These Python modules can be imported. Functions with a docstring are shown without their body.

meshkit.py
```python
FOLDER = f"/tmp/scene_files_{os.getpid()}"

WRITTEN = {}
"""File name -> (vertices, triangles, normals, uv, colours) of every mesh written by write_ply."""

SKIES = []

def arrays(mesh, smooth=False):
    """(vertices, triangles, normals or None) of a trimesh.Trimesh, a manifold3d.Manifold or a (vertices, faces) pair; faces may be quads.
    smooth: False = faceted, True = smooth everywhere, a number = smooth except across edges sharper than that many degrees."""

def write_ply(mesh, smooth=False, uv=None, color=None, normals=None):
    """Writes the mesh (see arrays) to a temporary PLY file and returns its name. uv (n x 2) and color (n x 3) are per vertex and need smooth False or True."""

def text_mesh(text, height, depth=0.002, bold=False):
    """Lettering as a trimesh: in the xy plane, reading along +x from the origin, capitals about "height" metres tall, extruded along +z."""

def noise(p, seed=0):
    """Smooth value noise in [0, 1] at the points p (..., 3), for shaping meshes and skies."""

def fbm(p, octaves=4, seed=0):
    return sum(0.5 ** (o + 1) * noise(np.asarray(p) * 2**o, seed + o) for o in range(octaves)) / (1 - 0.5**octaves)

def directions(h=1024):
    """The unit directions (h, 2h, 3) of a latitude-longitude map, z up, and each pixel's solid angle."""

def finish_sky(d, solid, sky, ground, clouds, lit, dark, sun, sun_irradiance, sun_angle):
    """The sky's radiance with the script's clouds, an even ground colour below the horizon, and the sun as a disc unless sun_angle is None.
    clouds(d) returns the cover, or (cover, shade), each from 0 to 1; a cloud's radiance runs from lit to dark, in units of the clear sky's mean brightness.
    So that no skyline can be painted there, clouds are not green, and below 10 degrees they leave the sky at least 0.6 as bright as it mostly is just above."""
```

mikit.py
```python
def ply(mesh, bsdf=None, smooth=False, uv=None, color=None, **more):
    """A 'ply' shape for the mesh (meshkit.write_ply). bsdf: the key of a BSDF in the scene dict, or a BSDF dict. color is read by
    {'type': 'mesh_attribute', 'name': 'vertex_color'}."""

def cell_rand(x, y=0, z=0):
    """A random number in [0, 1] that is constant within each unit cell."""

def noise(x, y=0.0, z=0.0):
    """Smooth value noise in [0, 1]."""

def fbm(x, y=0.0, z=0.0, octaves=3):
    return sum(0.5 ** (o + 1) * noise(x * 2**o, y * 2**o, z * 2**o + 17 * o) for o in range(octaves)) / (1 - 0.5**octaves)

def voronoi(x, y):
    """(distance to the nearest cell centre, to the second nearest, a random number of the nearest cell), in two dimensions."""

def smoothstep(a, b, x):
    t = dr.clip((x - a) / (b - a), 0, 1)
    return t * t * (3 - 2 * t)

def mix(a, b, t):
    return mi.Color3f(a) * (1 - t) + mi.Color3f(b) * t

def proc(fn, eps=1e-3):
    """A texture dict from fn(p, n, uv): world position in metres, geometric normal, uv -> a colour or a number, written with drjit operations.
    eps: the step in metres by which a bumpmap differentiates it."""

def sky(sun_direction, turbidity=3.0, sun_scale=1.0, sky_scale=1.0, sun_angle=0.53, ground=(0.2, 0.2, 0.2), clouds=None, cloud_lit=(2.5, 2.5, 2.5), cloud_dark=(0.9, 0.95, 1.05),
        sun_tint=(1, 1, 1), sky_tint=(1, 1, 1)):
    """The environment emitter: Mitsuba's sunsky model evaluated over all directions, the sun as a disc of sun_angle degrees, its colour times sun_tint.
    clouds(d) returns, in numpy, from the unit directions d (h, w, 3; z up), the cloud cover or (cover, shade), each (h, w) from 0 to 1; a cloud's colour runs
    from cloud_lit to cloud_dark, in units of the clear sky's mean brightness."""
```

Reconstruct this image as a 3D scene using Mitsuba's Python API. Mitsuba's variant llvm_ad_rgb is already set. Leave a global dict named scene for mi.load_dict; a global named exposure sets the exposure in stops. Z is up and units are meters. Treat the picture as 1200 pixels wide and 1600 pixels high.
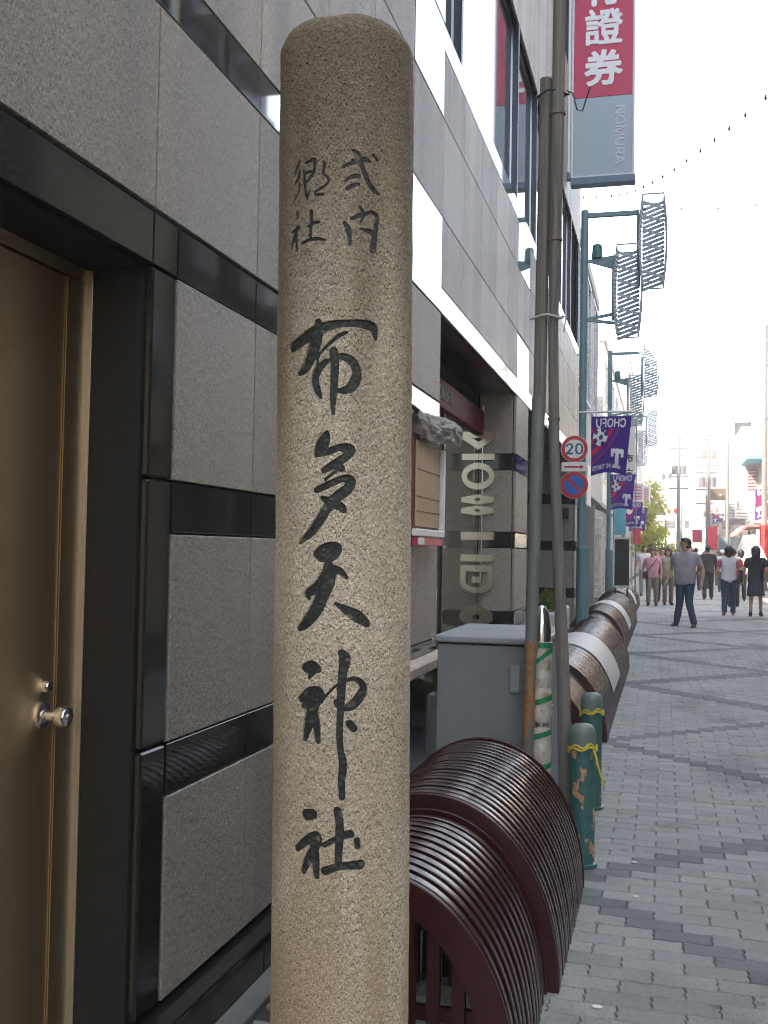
import math, random
import numpy as np, trimesh, mitsuba as mi, drjit as dr
import mikit, meshkit
import manifold3d as m3
from shapely.geometry import Polygon, Point, LineString
from shapely.ops import unary_union
from shapely import affinity

T = mi.ScalarTransform4f
scene, labels = {}, {}
rng = random.Random(7)
nrng = np.random.default_rng(7)

# ------------------------------------------------------------------ camera, sky, exposure
exposure = 3.92
FWD, UP = (-0.2563, 0.9659, 0.03535), (-0.0078, -0.0386, 0.9992)
CAM = (0.0, 0.0, 1.42)
scene['camera'] = {'type': 'perspective', 'fov': math.degrees(2 * math.atan(600 / 1650)), 'fov_axis': 'x', 'near_clip': 0.05, 'far_clip': 3000.0,
                   'to_world': T().look_at(origin=list(CAM), target=[CAM[i] + FWD[i] for i in range(3)], up=list(UP))}


def thin_cloud(d):
    n = meshkit.fbm(d * 2.2, 4, 5)
    return np.clip(0.72 + 0.5 * (n - 0.5), 0, 1), 0.15 * n


scene['sky'] = mikit.sky((-0.55, -0.42, 0.72), turbidity=4, clouds=thin_cloud, cloud_lit=(1.7, 1.75, 1.85), cloud_dark=(1.1, 1.15, 1.25))

# the sunlit air over the street
scene['air'] = {'type': 'homogeneous', 'albedo': {'type': 'rgb', 'value': [.95, .95, .95]}, 'sigma_t': 0.0024}
scene['camera']['medium'] = {'type': 'ref', 'id': 'air'}
scene['haze'] = {'type': 'cube', 'to_world': T().translate([15, 190, 12.5]).scale([47, 232, 13.6]), 'bsdf': {'type': 'null'}, 'interior': {'type': 'ref', 'id': 'air'}}
labels['haze'] = {'label': 'thin bright haze filling the street', 'kind': 'stuff'}
# ------------------------------------------------------------------ materials
noise, fbm, mix, smoothstep, proc = mikit.noise, mikit.fbm, mikit.mix, mikit.smoothstep, mikit.proc


def rgb(c):
    return {'type': 'rgb', 'value': list(c)}


def principled(color, rough=0.5, metallic=0.0, spec=0.5, coat=0.0, **more):
    return {'type': 'principled', 'base_color': color if isinstance(color, dict) else rgb(color), 'roughness': rough, 'metallic': metallic,
            'specular': spec, 'clearcoat': coat, 'clearcoat_gloss': 0.9, **more}


def mat(name, bsdf, two=True, bump=None, scale=1.0):
    if bump is not None:
        bsdf = {'type': 'bumpmap', 'arbitrary': bump, 'scale': scale, 'bsdf': bsdf}
    scene['mat_' + name] = {'type': 'twosided', 'bsdf': bsdf} if two else bsdf


def crystals(p, f):
    """Two random numbers of the stone grain at p: fine irregular grains and coarser ones."""
    wx, wy, wz = noise(p.x * f * .9, p.y * f * .9, p.z * f * .9), noise(p.y * f * .9 + 40, p.z * f * .9, p.x * f * .9), noise(p.z * f * .9 + 80, p.x * f * .9, p.y * f * .9)
    a = mikit.cell_rand(p.x * f * 1.5 + 1.6 * wx, p.y * f * 1.5 + 1.6 * wy, p.z * f * 1.5 + 1.6 * wz)
    b = mikit.cell_rand(p.x * f + 1.6 * wy + 9, p.y * f + 1.6 * wz, p.z * f + 1.6 * wx)
    return a, b


def granite(a, b, c, dark, freq, big=0.0, light_stripe=0.0):
    def fn(p, n, uv):
        r1, r2 = crystals(p, freq)
        col = mix(a, b, smoothstep(0.2, 0.8, r1))
        col = mix(col, c, 0.8 * smoothstep(0.80, 0.90, r2))
        col = mix(col, dark, 0.8 * smoothstep(0.20, 0.10, r2))
        if big:
            col = col * (1 - big + 2 * big * fbm(p.x * 1.3 + 3, p.y * 1.3, p.z * 1.3))
        if light_stripe:
            s = smoothstep(0.2, 0.8, noise(p.y * 6.5 + 2, p.x * 3, p.z * 0.12) * 0.7 + noise(p.y * 15, p.x, p.z * 0.2 + 4) * 0.3)  # soft vertical stripes of light reflected from opposite windows, painted into the stone colour
            col = col * mix((1 - light_stripe, 1 - light_stripe * 0.9, 1 - light_stripe * 0.7), (1 + light_stripe, 1 + light_stripe * 0.88, 1 + light_stripe * 0.62), s)
        return col
    return proc(fn)


mat('granite', principled(granite((.215, .196, .170), (.355, .328, .290), (.50, .465, .415), (.09, .083, .075), 230, 0.12, 0.05), 0.42, spec=0.45))
mat('granite_b', principled(granite((.195, .178, .156), (.33, .305, .272), (.47, .44, .395), (.085, .078, .07), 230, 0.14, 0.07), 0.45, spec=0.42))
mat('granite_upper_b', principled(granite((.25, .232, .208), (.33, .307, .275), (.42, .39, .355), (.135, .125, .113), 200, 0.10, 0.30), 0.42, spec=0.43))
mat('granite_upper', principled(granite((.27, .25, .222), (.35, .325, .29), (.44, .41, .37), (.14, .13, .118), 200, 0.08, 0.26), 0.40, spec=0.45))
mat('dark_granite', principled(granite((.012, .0135, .013), (.020, .0215, .021), (.042, .044, .042), (.007, .008, .007), 300, 0.1), 0.06, spec=0.55))
mat('brown_granite', principled(granite((.009, .0075, .006), (.015, .012, .010), (.030, .025, .021), (.005, .0045, .004), 300, 0.1), 0.10, spec=0.5))
mat('joint', principled((.012, .012, .012), 0.9))
mat('mirror_steel', principled((.40, .44, .48), 0.03, 1.0))
mat('satin_steel', principled((.42, .42, .43), 0.24, 1.0))
mat('letter_steel', principled((.52, .48, .38), 0.22, 1.0))


def brushed(p, n, uv):
    s = noise(p.y * 340, p.z * 2.0, p.x) * 0.5 + noise(p.y * 60, p.z * 0.8, 3) * 0.5
    return mix((.80, .62, .37), (.97, .77, .48), s)


mat('bronze_door', {'type': 'blendbsdf', 'weight': 0.10, 'bsdf_0': {'type': 'roughconductor', 'distribution': 'ggx', 'alpha_u': 0.15, 'alpha_v': 0.60, 'material': 'none', 'specular_reflectance': proc(brushed)}, 'bsdf_1': principled((.40, .28, .14), 0.6, 0.6)})
mat('chrome', principled((.75, .75, .76), 0.08, 1.0))
mat('black_metal', principled((.012, .016, .024), 0.35))
mat('fin_blue', principled((.012, .020, .045), 0.3, spec=0.6))
mat('dark_room', principled((.03, .028, .026), 0.8))
mat('warm_wall', principled((.40, .30, .17), 0.7))
mat('red_fascia', principled((.16, .008, .016), 0.5, spec=0.2))
mat('glass_pane', {'type': 'thindielectric', 'int_ior': 1.52}, two=False)
mat('mirror_glass', principled((.25, .285, .32), 0.02, 0.9, spec=0.8))
mat('shop_glass', principled((.20, .17, .12), 0.02, 0.45, spec=0.9))
mat('tinted_glass', principled((.015, .02, .022), 0.03, spec=0.85))


def pillar_stone(p, n, uv):
    f = 330
    g1, g2 = crystals(p, f)
    g3 = noise(p.x * f * 0.6 + 77, p.y * f * 0.6, p.z * f * 0.6 + 7)
    col = mix((.36, .312, .232), (.60, .54, .425), smoothstep(0.1, 0.9, g1))
    col = mix(col, (.80, .76, .65), 0.85 * smoothstep(0.84, 0.90, g2))
    col = mix(col, (.12, .106, .083), 0.85 * smoothstep(0.17, 0.10, g2) + 0.35 * smoothstep(0.68, 0.8, g3))
    blot = fbm(p.x * 5, p.y * 5, p.z * 3.0, 4)
    col = col * (0.80 + 0.42 * blot)
    # dark lichen and soot that gathers on the top and runs down in tongues; ochre stain low down
    run = noise(p.x * 22, p.y * 22, p.z * 1.1)
    sootl = smoothstep(1.42, 2.5, p.z + 0.55 * (run - 0.5) + 0.35 * (blot - 0.5))
    col = mix(col, col * mi.Color3f(.34, .325, .295), sootl)
    moss = smoothstep(0.52, 0.72, fbm(p.x * 9 + 4, p.y * 9, p.z * 2.2, 3)) * smoothstep(0.05, 0.16, dr.abs(p.x + 0.70))
    col = mix(col, mi.Color3f(.20, .165, .075) * (0.6 + 0.8 * g1), moss * 0.42)
    rust = smoothstep(0.30, 0.62, fbm(p.x * 11, p.y * 11 + 3, p.z * 1.4, 3)) * smoothstep(1.25, 0.35, p.z)
    col = mix(col, mi.Color3f(.34, .235, .115) * (0.6 + 0.8 * g1), rust * 0.55)
    return col


def pillar_bump(p, n, uv):
    return noise(p.x * 150, p.y * 150, p.z * 150) * 0.7 + noise(p.x * 60, p.y * 60, p.z * 60) * 0.8


mat('pillar_stone', principled(proc(pillar_stone), 0.8, spec=0.25), bump=proc(pillar_bump, 2e-3), scale=0.0022)


def ink(p, n, uv):
    g = noise(p.x * 170, p.y * 170, p.z * 170)
    c = mix((.016, .021, .021), (.050, .060, .056), smoothstep(0.4, 0.9, g))
    worn = smoothstep(0.66, 0.78, fbm(p.x * 55, p.y * 55, p.z * 55, 3))
    return mix(c, (.17, .16, .135), 0.75 * worn)


mat('carved_ink', principled(proc(ink), 0.65), bump=proc(pillar_bump, 2e-3), scale=0.002)


def maroon(p, n, uv):
    d = fbm(p.x * 9, p.y * 9, p.z * 9, 3)
    return mix((.095, .014, .018), (.140, .032, .034), d)


mat('maroon_steel', {'type': 'roughplastic', 'distribution': 'ggx', 'int_ior': 2.15, 'alpha': 0.04, 'nonlinear': True, 'diffuse_reflectance': proc(maroon)})
mat('maroon_frame', principled((.034, .006, .008), 0.35, spec=0.5))


def greenpaint(p, n, uv):
    f = fbm(p.x * 26, p.y * 26, p.z * 14, 4)
    col = mix((.028, .095, .092), (.048, .145, .135), fbm(p.x * 60, p.y * 60, p.z * 40, 2))
    low = smoothstep(0.5, 0.0, p.z)
    r = smoothstep(0.66, 0.71, f + 0.10 * low)
    return mix(col, mix((.36, .16, .05), (.50, .36, .20), noise(p.x * 90, p.y * 90, p.z * 90)), r)


mat('bollard_paint', principled(proc(greenpaint), 0.45))
mat('bollard_cap', principled((.13, .175, .165), 0.4))
mat('yellow_rope', principled((.55, .46, .05), 0.6))


def pole_paint(p, n, uv):
    d = fbm(p.x * 30, p.y * 30, p.z * 5, 3)
    return mix((.12, .22, .25), (.18, .30, .335), d)


mat('lamp_paint', principled(proc(pole_paint), 0.4))
mat('lattice_paint', principled((.36, .43, .50), 0.4))
mat('lamp_cap', principled((.05, .17, .16), 0.4))


def cabinet_paint(p, n, uv):
    d = fbm(p.x * 7, p.y * 7, p.z * 3, 4)
    s = noise(p.x * 30, p.y * 30, p.z * 1.5)
    return mix((.22, .24, .25), (.30, .325, .335), 0.6 * d + 0.4 * s)


def cabinet_bump(p, n, uv):
    u, v = p.x + p.y, p.z
    return dr.sin((u + v) * 330) * dr.sin((u - v) * 330)


mat('cabinet_pebbled', principled(proc(cabinet_paint), 0.5), bump=proc(cabinet_bump, 1e-3), scale=0.0028)
mat('cabinet_paint', principled(proc(cabinet_paint), 0.45))


def oldwood(p, n, uv):
    s = noise(p.x * 130, p.y * 130, p.z * 3) * 0.6 + fbm(p.x * 25, p.y * 25, p.z * 1.4, 3) * 0.4
    return mix((.085, .080, .072), (.25, .238, .215), s)


mat('old_wood', principled(proc(oldwood), 0.75))


def pipe(p, n, uv):
    d = fbm(p.x * 40, p.y * 40, p.z * 6, 3)
    col = mix((.10, .125, .115), (.20, .222, .202), d)
    r = smoothstep(1.02, 0.98, p.z) * smoothstep(0.25, 0.5, d)
    return mix(col, mix((.20, .085, .035), (.33, .20, .10), noise(p.x * 80, p.y * 80, p.z * 50)), r)


mat('pipe', principled(proc(pipe), 0.55))
mat('wire', principled((.05, .04, .04), 0.5))
mat('pale_wire', principled((.5, .48, .44), 0.5))


def vinyl(p, n, uv):
    d = fbm(p.x * 45, p.y * 45, p.z * 12, 3)
    r = smoothstep(0.56, 0.72, fbm(p.x * 22 + 5, p.y * 22, p.z * 15, 3))
    return mix(mix((.42, .41, .36), (.62, .61, .55), d), (.34, .21, .10), 0.75 * r)


mat('vinyl_wrap', principled(proc(vinyl), 0.3, spec=0.6))
mat('green_tape', principled((.02, .22, .10), 0.35))
mat('white_paint', principled((.78, .78, .77), 0.4))
mat('white_sheet', principled((.45, .46, .44), 0.45))
mat('dull_white', principled((.60, .60, .58), 0.5))


def cardboard(p, n, uv):
    return mix((.42, .30, .17), (.56, .42, .26), 0.5 * noise(p.y * 60, p.z * 4, 1) + 0.5 * fbm(p.y * 8, p.z * 14, 1, 3))


mat('brown_board', principled(proc(cardboard), 0.6))
mat('board_frame', principled((.13, .045, .028), 0.5))
mat('grey_plastic', principled((.20, .19, .17), 0.5, spec=0.4))
mat('sign_red', principled((.50, .035, .10), 0.35))
mat('sign_grey', principled((.35, .43, .50), 0.35))
mat('sign_letter', principled((.78, .79, .80), 0.4))
mat('sign_frame', principled((.62, .63, .65), 0.35))
mat('frame_blue', principled((.12, .18, .26), 0.35))
mat('road_red', principled((.52, .02, .04), 0.4))
mat('road_blue', principled((.02, .14, .50), 0.4))
mat('road_white', principled((.78, .78, .76), 0.4))
mat('road_navy', principled((.06, .12, .20), 0.5))
mat('banner_ball', principled((.75, .75, .76), 0.6))
mat('banner_navy', principled((.03, .03, .12), 0.6))


def banner_cloth(p, n, uv):
    u, v = uv.x, uv.y
    base = mi.Color3f(.075, .040, .24)
    r = dr.sqrt(dr.square(u + 0.25) + dr.square(v - 1.25))
    a = smoothstep(0.42, 0.5, dr.abs(r * 5.5 - dr.floor(r * 5.5) - 0.5) * 2) * smoothstep(0.42, 0.55, r) * smoothstep(1.12, 1.0, r) * smoothstep(0.80, 0.76, v)
    return mix(base, (.52, .025, .09), a)


mat('banner_cloth', {'type': 'principledthin', 'base_color': proc(banner_cloth), 'roughness': 0.7, 'diff_trans': 0.7, 'spec_trans': 0.0}, two=False)
def gum(p):
    d, _, r = mikit.voronoi(p.x * 3.4, p.y * 3.4)
    d2, _, r2 = mikit.voronoi(p.x * 1.3 + 5, p.y * 1.3)
    return 0.35 * dr.select(r > 0.6, smoothstep(0.075, 0.045, d), 0.0) + 0.22 * dr.select(r2 > 0.7, smoothstep(0.28, 0.10, d2 + 0.12 * noise(p.x * 30, p.y * 30, 3)), 0.0)


mat('paver', {'type': 'blendbsdf', 'weight': proc(lambda p, n, uv: 0.45 * smoothstep(0.45, 0.9, noise(p.x * 330, p.y * 330, 1)) + 0.30 * smoothstep(0.5, 0.8, fbm(p.x * 2.1, p.y * 1.4, 2, 4)) + gum(p)),
              'bsdf_0': principled({'type': 'mesh_attribute', 'name': 'vertex_color'}, 0.72, spec=0.35), 'bsdf_1': principled((.075, .075, .072), 0.8, spec=0.3)},
    bump=proc(lambda p, n, uv: noise(p.x * 240, p.y * 240, 1), 2e-3), scale=0.0008)
mat('paving_bed', principled(proc(lambda p, n, uv: mix((.035, .034, .032), (.075, .072, .066), noise(p.x * 160, p.y * 160, 1))), 0.95))


def far_paving(p, n, uv):
    row = dr.floor(p.y / 0.105)
    c = mikit.cell_rand(p.x / 0.21 + 0.5 * (row - 2 * dr.floor(row / 2)), row, 4)
    s1 = (p.x + p.y - 4.2) / 3.6
    s2 = (p.y - p.x - 5.1) / 3.6
    b = smoothstep(0.052, 0.044, dr.minimum(dr.abs(s1 - dr.floor(s1 + 0.5)), dr.abs(s2 - dr.floor(s2 + 0.5))))
    return mix((.265, .275, .275), (.148, .158, .17), b) * (0.88 + 0.24 * c)


mat('far_paving', principled(proc(far_paving), 0.75, spec=0.35))
mat('asphalt', principled(proc(lambda p, n, uv: mix((.07, .07, .07), (.12, .12, .118), noise(p.x * 40, p.y * 40, 1))), 0.9))


def plain(name, c, rough=0.6, amount=0.12, f=3.0, **k):
    c = np.array(c, float)
    lo, hi = (c * (1 - amount)).tolist(), (c * (1 + amount)).tolist()
    mat(name, principled(proc(lambda p, n, uv: mix(lo, hi, fbm(p.x * f, p.y * f, p.z * f, 3))), rough, **k))


def tiles(name, c, grout, w, h):
    def fn(p, n, uv):
        u = dr.select(dr.abs(n.x) > dr.abs(n.y), p.y, p.x)
        fu, fv = u / w - dr.floor(u / w), p.z / h - dr.floor(p.z / h)
        e = dr.minimum(dr.minimum(fu, 1 - fu) * w, dr.minimum(fv, 1 - fv) * h)
        return mix(grout, mi.Color3f(c) * (0.8 + 0.4 * mikit.cell_rand(u / w, p.z / h, 2)), smoothstep(0.002, 0.006, e))
    mat(name, principled(proc(fn), 0.5))


tiles('tile_brown', (.17, .125, .155), (.06, .05, .05), 0.2, 0.07)
tiles('tile_white', (.66, .66, .64), (.45, .45, .44), 0.2, 0.1)
plain('stucco_white', (.68, .67, .65)); plain('stucco_cream', (.56, .52, .44)); plain('stucco_warm', (.72, .62, .45)); plain('stucco_grey', (.42, .42, .42)); plain('concrete', (.38, .37, .35), 0.8)
plain('edge_stone', (.13, .135, .125), 0.8, 0.25, 14); plain('beige_ledge', (.42, .38, .31), 0.7, 0.2, 12); plain('shutter_grey', (.34, .36, .40)); plain('brown_sign', (.09, .065, .055)); plain('awning_red', (.42, .035, .05), 0.7)
plain('awning_pink', (.45, .16, .17), 0.7); plain('awning_cyan', (.16, .48, .62), 0.6); plain('shop_dark', (.045, .042, .04)); plain('shop_warm', (.30, .20, .11))
plain('black_board', (.018, .019, .020), 0.5, 0.3, 8); plain('flag_red', (.55, .03, .07)); plain('soil', (.06, .045, .03), 0.9, 0.3, 30); plain('bark', (.12, .09, .07), 0.9, 0.3, 14)
plain('pole_grey', (.17, .18, .20)); plain('cloth_white', (.70, .68, .66), 0.8); plain('tower_steel', (.12, .125, .16)); plain('planter_white', (.55, .56, .56), 0.5)


def leafmat(name, c):
    mat(name, {'type': 'principledthin', 'base_color': rgb(c), 'roughness': 0.5, 'diff_trans': 0.9, 'spec_trans': 0.0}, two=False)


leafmat('leaf', (.085, .14, .03)); leafmat('leaf_pale', (.42, .44, .09)); leafmat('leaf_dark', (.035, .075, .025)); leafmat('petal_red', (.5, .03, .06)); leafmat('petal_white', (.7, .68, .66))
for nm, c in dict(skin=(.44, .27, .19), hair=(.014, .012, .012), eye=(.01, .01, .01), lips=(.33, .10, .09), shirt_lilac=(.36, .33, .38), denim=(.028, .05, .11), shoe_brown=(.09, .045, .035),
                  shirt_pink=(.56, .27, .36), khaki=(.20, .17, .14), bag_navy=(.02, .022, .05), shirt_olive=(.27, .27, .21), trouser_brown=(.15, .11, .085), shirt_white=(.66, .66, .68), sleeve_rose=(.42, .08, .15),
                  black_cloth=(.016, .017, .022), bag_tan=(.27, .17, .12), red_cloth=(.40, .02, .05), blue_cloth=(.10, .16, .33), grey_cloth=(.28, .29, .30), cap_white=(.7, .7, .7)).items():
    plain('p_' + nm, c, 0.45 if nm in ('hair', 'shoe_brown') else 0.7, 0.10, 14)
GLYPHS = [[[-87,1862,10.5,-61,1872,11.6,-25,1890,11.5,16,1904,8.7,61,1909,6.9,98,1907,9.2,112,1900,9.2,116,1880,5.1],[-15,1912,6.9,-17,1885,12.6,-29,1845,12.6,-45,1814,10.3,-66,1801,4.6],[50,1888,3.2,30,1879,3.7,7,1859,3.2,-12,1839,3.0,-17,1817,3.0],[5,1825,5.5,-14,1807,8.2,-21,1785,8.2,-15,1762,7.7,-6,1746,3.2],[5,1823,3.6,30,1836,5.0,57,1830,8.2,72,1808,8.2,69,1781,10.4,53,1764,8.1,33,1761,4.5,17,1764,2.7],[21,1847,8.2,24,1816,8.2,23,1779,7.7,21,1743,6.3,21,1712,3.6]],[[7,1667,6.3,0,1649,12.6,-12,1631,9.0,-18,1621,4.5],[-15,1623,5.4,9,1628,6.8,36,1638,6.7,59,1634,9.9,52,1620,8.1,32,1606,8.1,1,1588,5.9],[30,1597,8.1,40,1593,7.2],[28,1586,2.7,5,1568,3.1],[-16,1545,5.9,10,1556,6.7,41,1570,6.3,60,1567,9.9,56,1550,9.9,33,1532,10.3,15,1514,9.4,-8,1478,9.4,-28,1453,8.6,-58,1431,4.1],[-2,1529,4.5,19,1518,8.1,40,1510,8.1,47,1503,5.8]],[[-15,1406,6.7,2,1416,11.2,25,1424,9.4,33,1418,8.9,20,1404,10.3,-7,1398,6.3],[14,1386,8.1,16,1375,11.2,39,1372,6.7,54,1358,3.6],[14,1380,6.7,12,1357,15.7,-9,1337,10.3,-34,1322,8.1,-31,1312,5.0],[12,1348,14.8,-2,1312,13.5,-18,1281,12.6,-39,1257,10.0,-58,1245,5.5],[30,1302,3.1,53,1289,7.6,80,1274,11.2,101,1258,6.8]],[[-39,1161,9.2,-22,1166,10.8,-7,1160,7.0],[-22,1157,9.7,-30,1140,3.3],[-51,1093,6.6,-26,1110,9.8,-5,1114,7.6,-2,1100,8.1,-20,1088,9.2,-44,1079,6.0],[-10,1097,10.8,-22,1069,12.0,-31,1037,9.8,-38,1010,6.6],[-16,1067,8.1,-10,1039,8.1,-7,1007,6.0],[0,1092,3.8,14,1108,2.2,33,1127,2.2,54,1137,2.7],[54,1138,3.2,75,1142,4.8,92,1127,7.0,89,1109,9.7,73,1089,9.7,54,1079,6.5,37,1085,5.9,32,1094,3.8],[45,1196,7.5,52,1183,10.7,47,1151,8.1,44,1114,8.1,43,1072,6.5,41,1030,6.0,43,994,6.0,50,957,7.6,46,925,6.5,48,889,5.5],[62,1047,7.0,73,1035,7.0]],[[-32,848,11.1,-17,851,9.9],[-57,773,6.7,-32,794,8.4,-9,807,8.3,-5,792,7.8,-25,758,8.9,-40,727,6.2],[-14,783,9.5,-10,755,8.9,-7,721,6.2],[38,862,7.7,43,836,7.7,43,800,7.7,41,763,6.7,40,745,5.6],[9,788,5.0,35,802,6.1,62,813,7.7,70,809,5.0],[12,734,8.4,46,745,7.2,89,747,9.5],[81,799,6.1,83,786,6.1]],[[-68,2276,2.9,-74,2263,4.0,-86,2246,2.5],[-68,2255,2.7,-69,2242,4.0,-81,2228,3.1],[-67,2225,2.5,-71,2204,2.9,-89,2185,1.8],[-48,2267,2.5,-29,2272,3.8,-26,2260,4.0,-30,2242,3.8,-45,2226,2.7],[-55,2250,2.5,-53,2228,3.8,-51,2206,3.3,-45,2189,3.8],[-48,2244,2.4,-36,2247,2.2],[-45,2189,2.6,-37,2204,1.8],[-4,2264,2.7,-3,2255,3.8,-7,2238,2.2],[-7,2238,1.8,5,2229,2.6,7,2219,2.6,-3,2209,2.4,-26,2199,2.4],[-24,2193,2.9,-4,2192,2.4]],[[-75,2161,3.8,-73,2153,4.4],[-90,2120,2.9,-72,2126,4.4,-67,2128,2.4],[-76,2123,4.9,-83,2107,5.1,-94,2084,3.1],[-78,2111,4.0,-74,2077,3.3],[-34,2157,4.4,-33,2142,3.9,-35,2123,3.7,-36,2095,3.3],[-43,2125,2.2,-26,2131,3.3,-14,2131,2.4],[-58,2090,3.3,-37,2095,2.8,-16,2095,3.3,1,2090,1.5]],[[62,2288,3.1,70,2281,5.5,77,2267,4.9,83,2248,4.4,94,2224,4.6,108,2205,4.8,120,2199,2.9],[38,2250,2.0,56,2259,3.7,75,2268,4.9,88,2271,4.9,99,2268,2.2],[105,2284,2.4,117,2273,2.7],[44,2220,2.0,58,2230,3.7,71,2233,4.0,73,2230,2.2],[48,2203,3.7,58,2209,4.2,73,2214,3.3]],[[43,2129,3.2,50,2117,5.4,54,2100,4.3,55,2081,2.4],[58,2137,2.6,73,2145,4.3,88,2150,3.3,104,2156,3.3,116,2149,4.4,116,2132,4.8,112,2110,5.4,109,2088,6.9,107,2073,6.5],[76,2165,2.6,84,2153,3.7,84,2143,2.8,77,2127,1.7],[80,2116,2.6,93,2114,3.9,109,2110,4.8]]]
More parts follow.
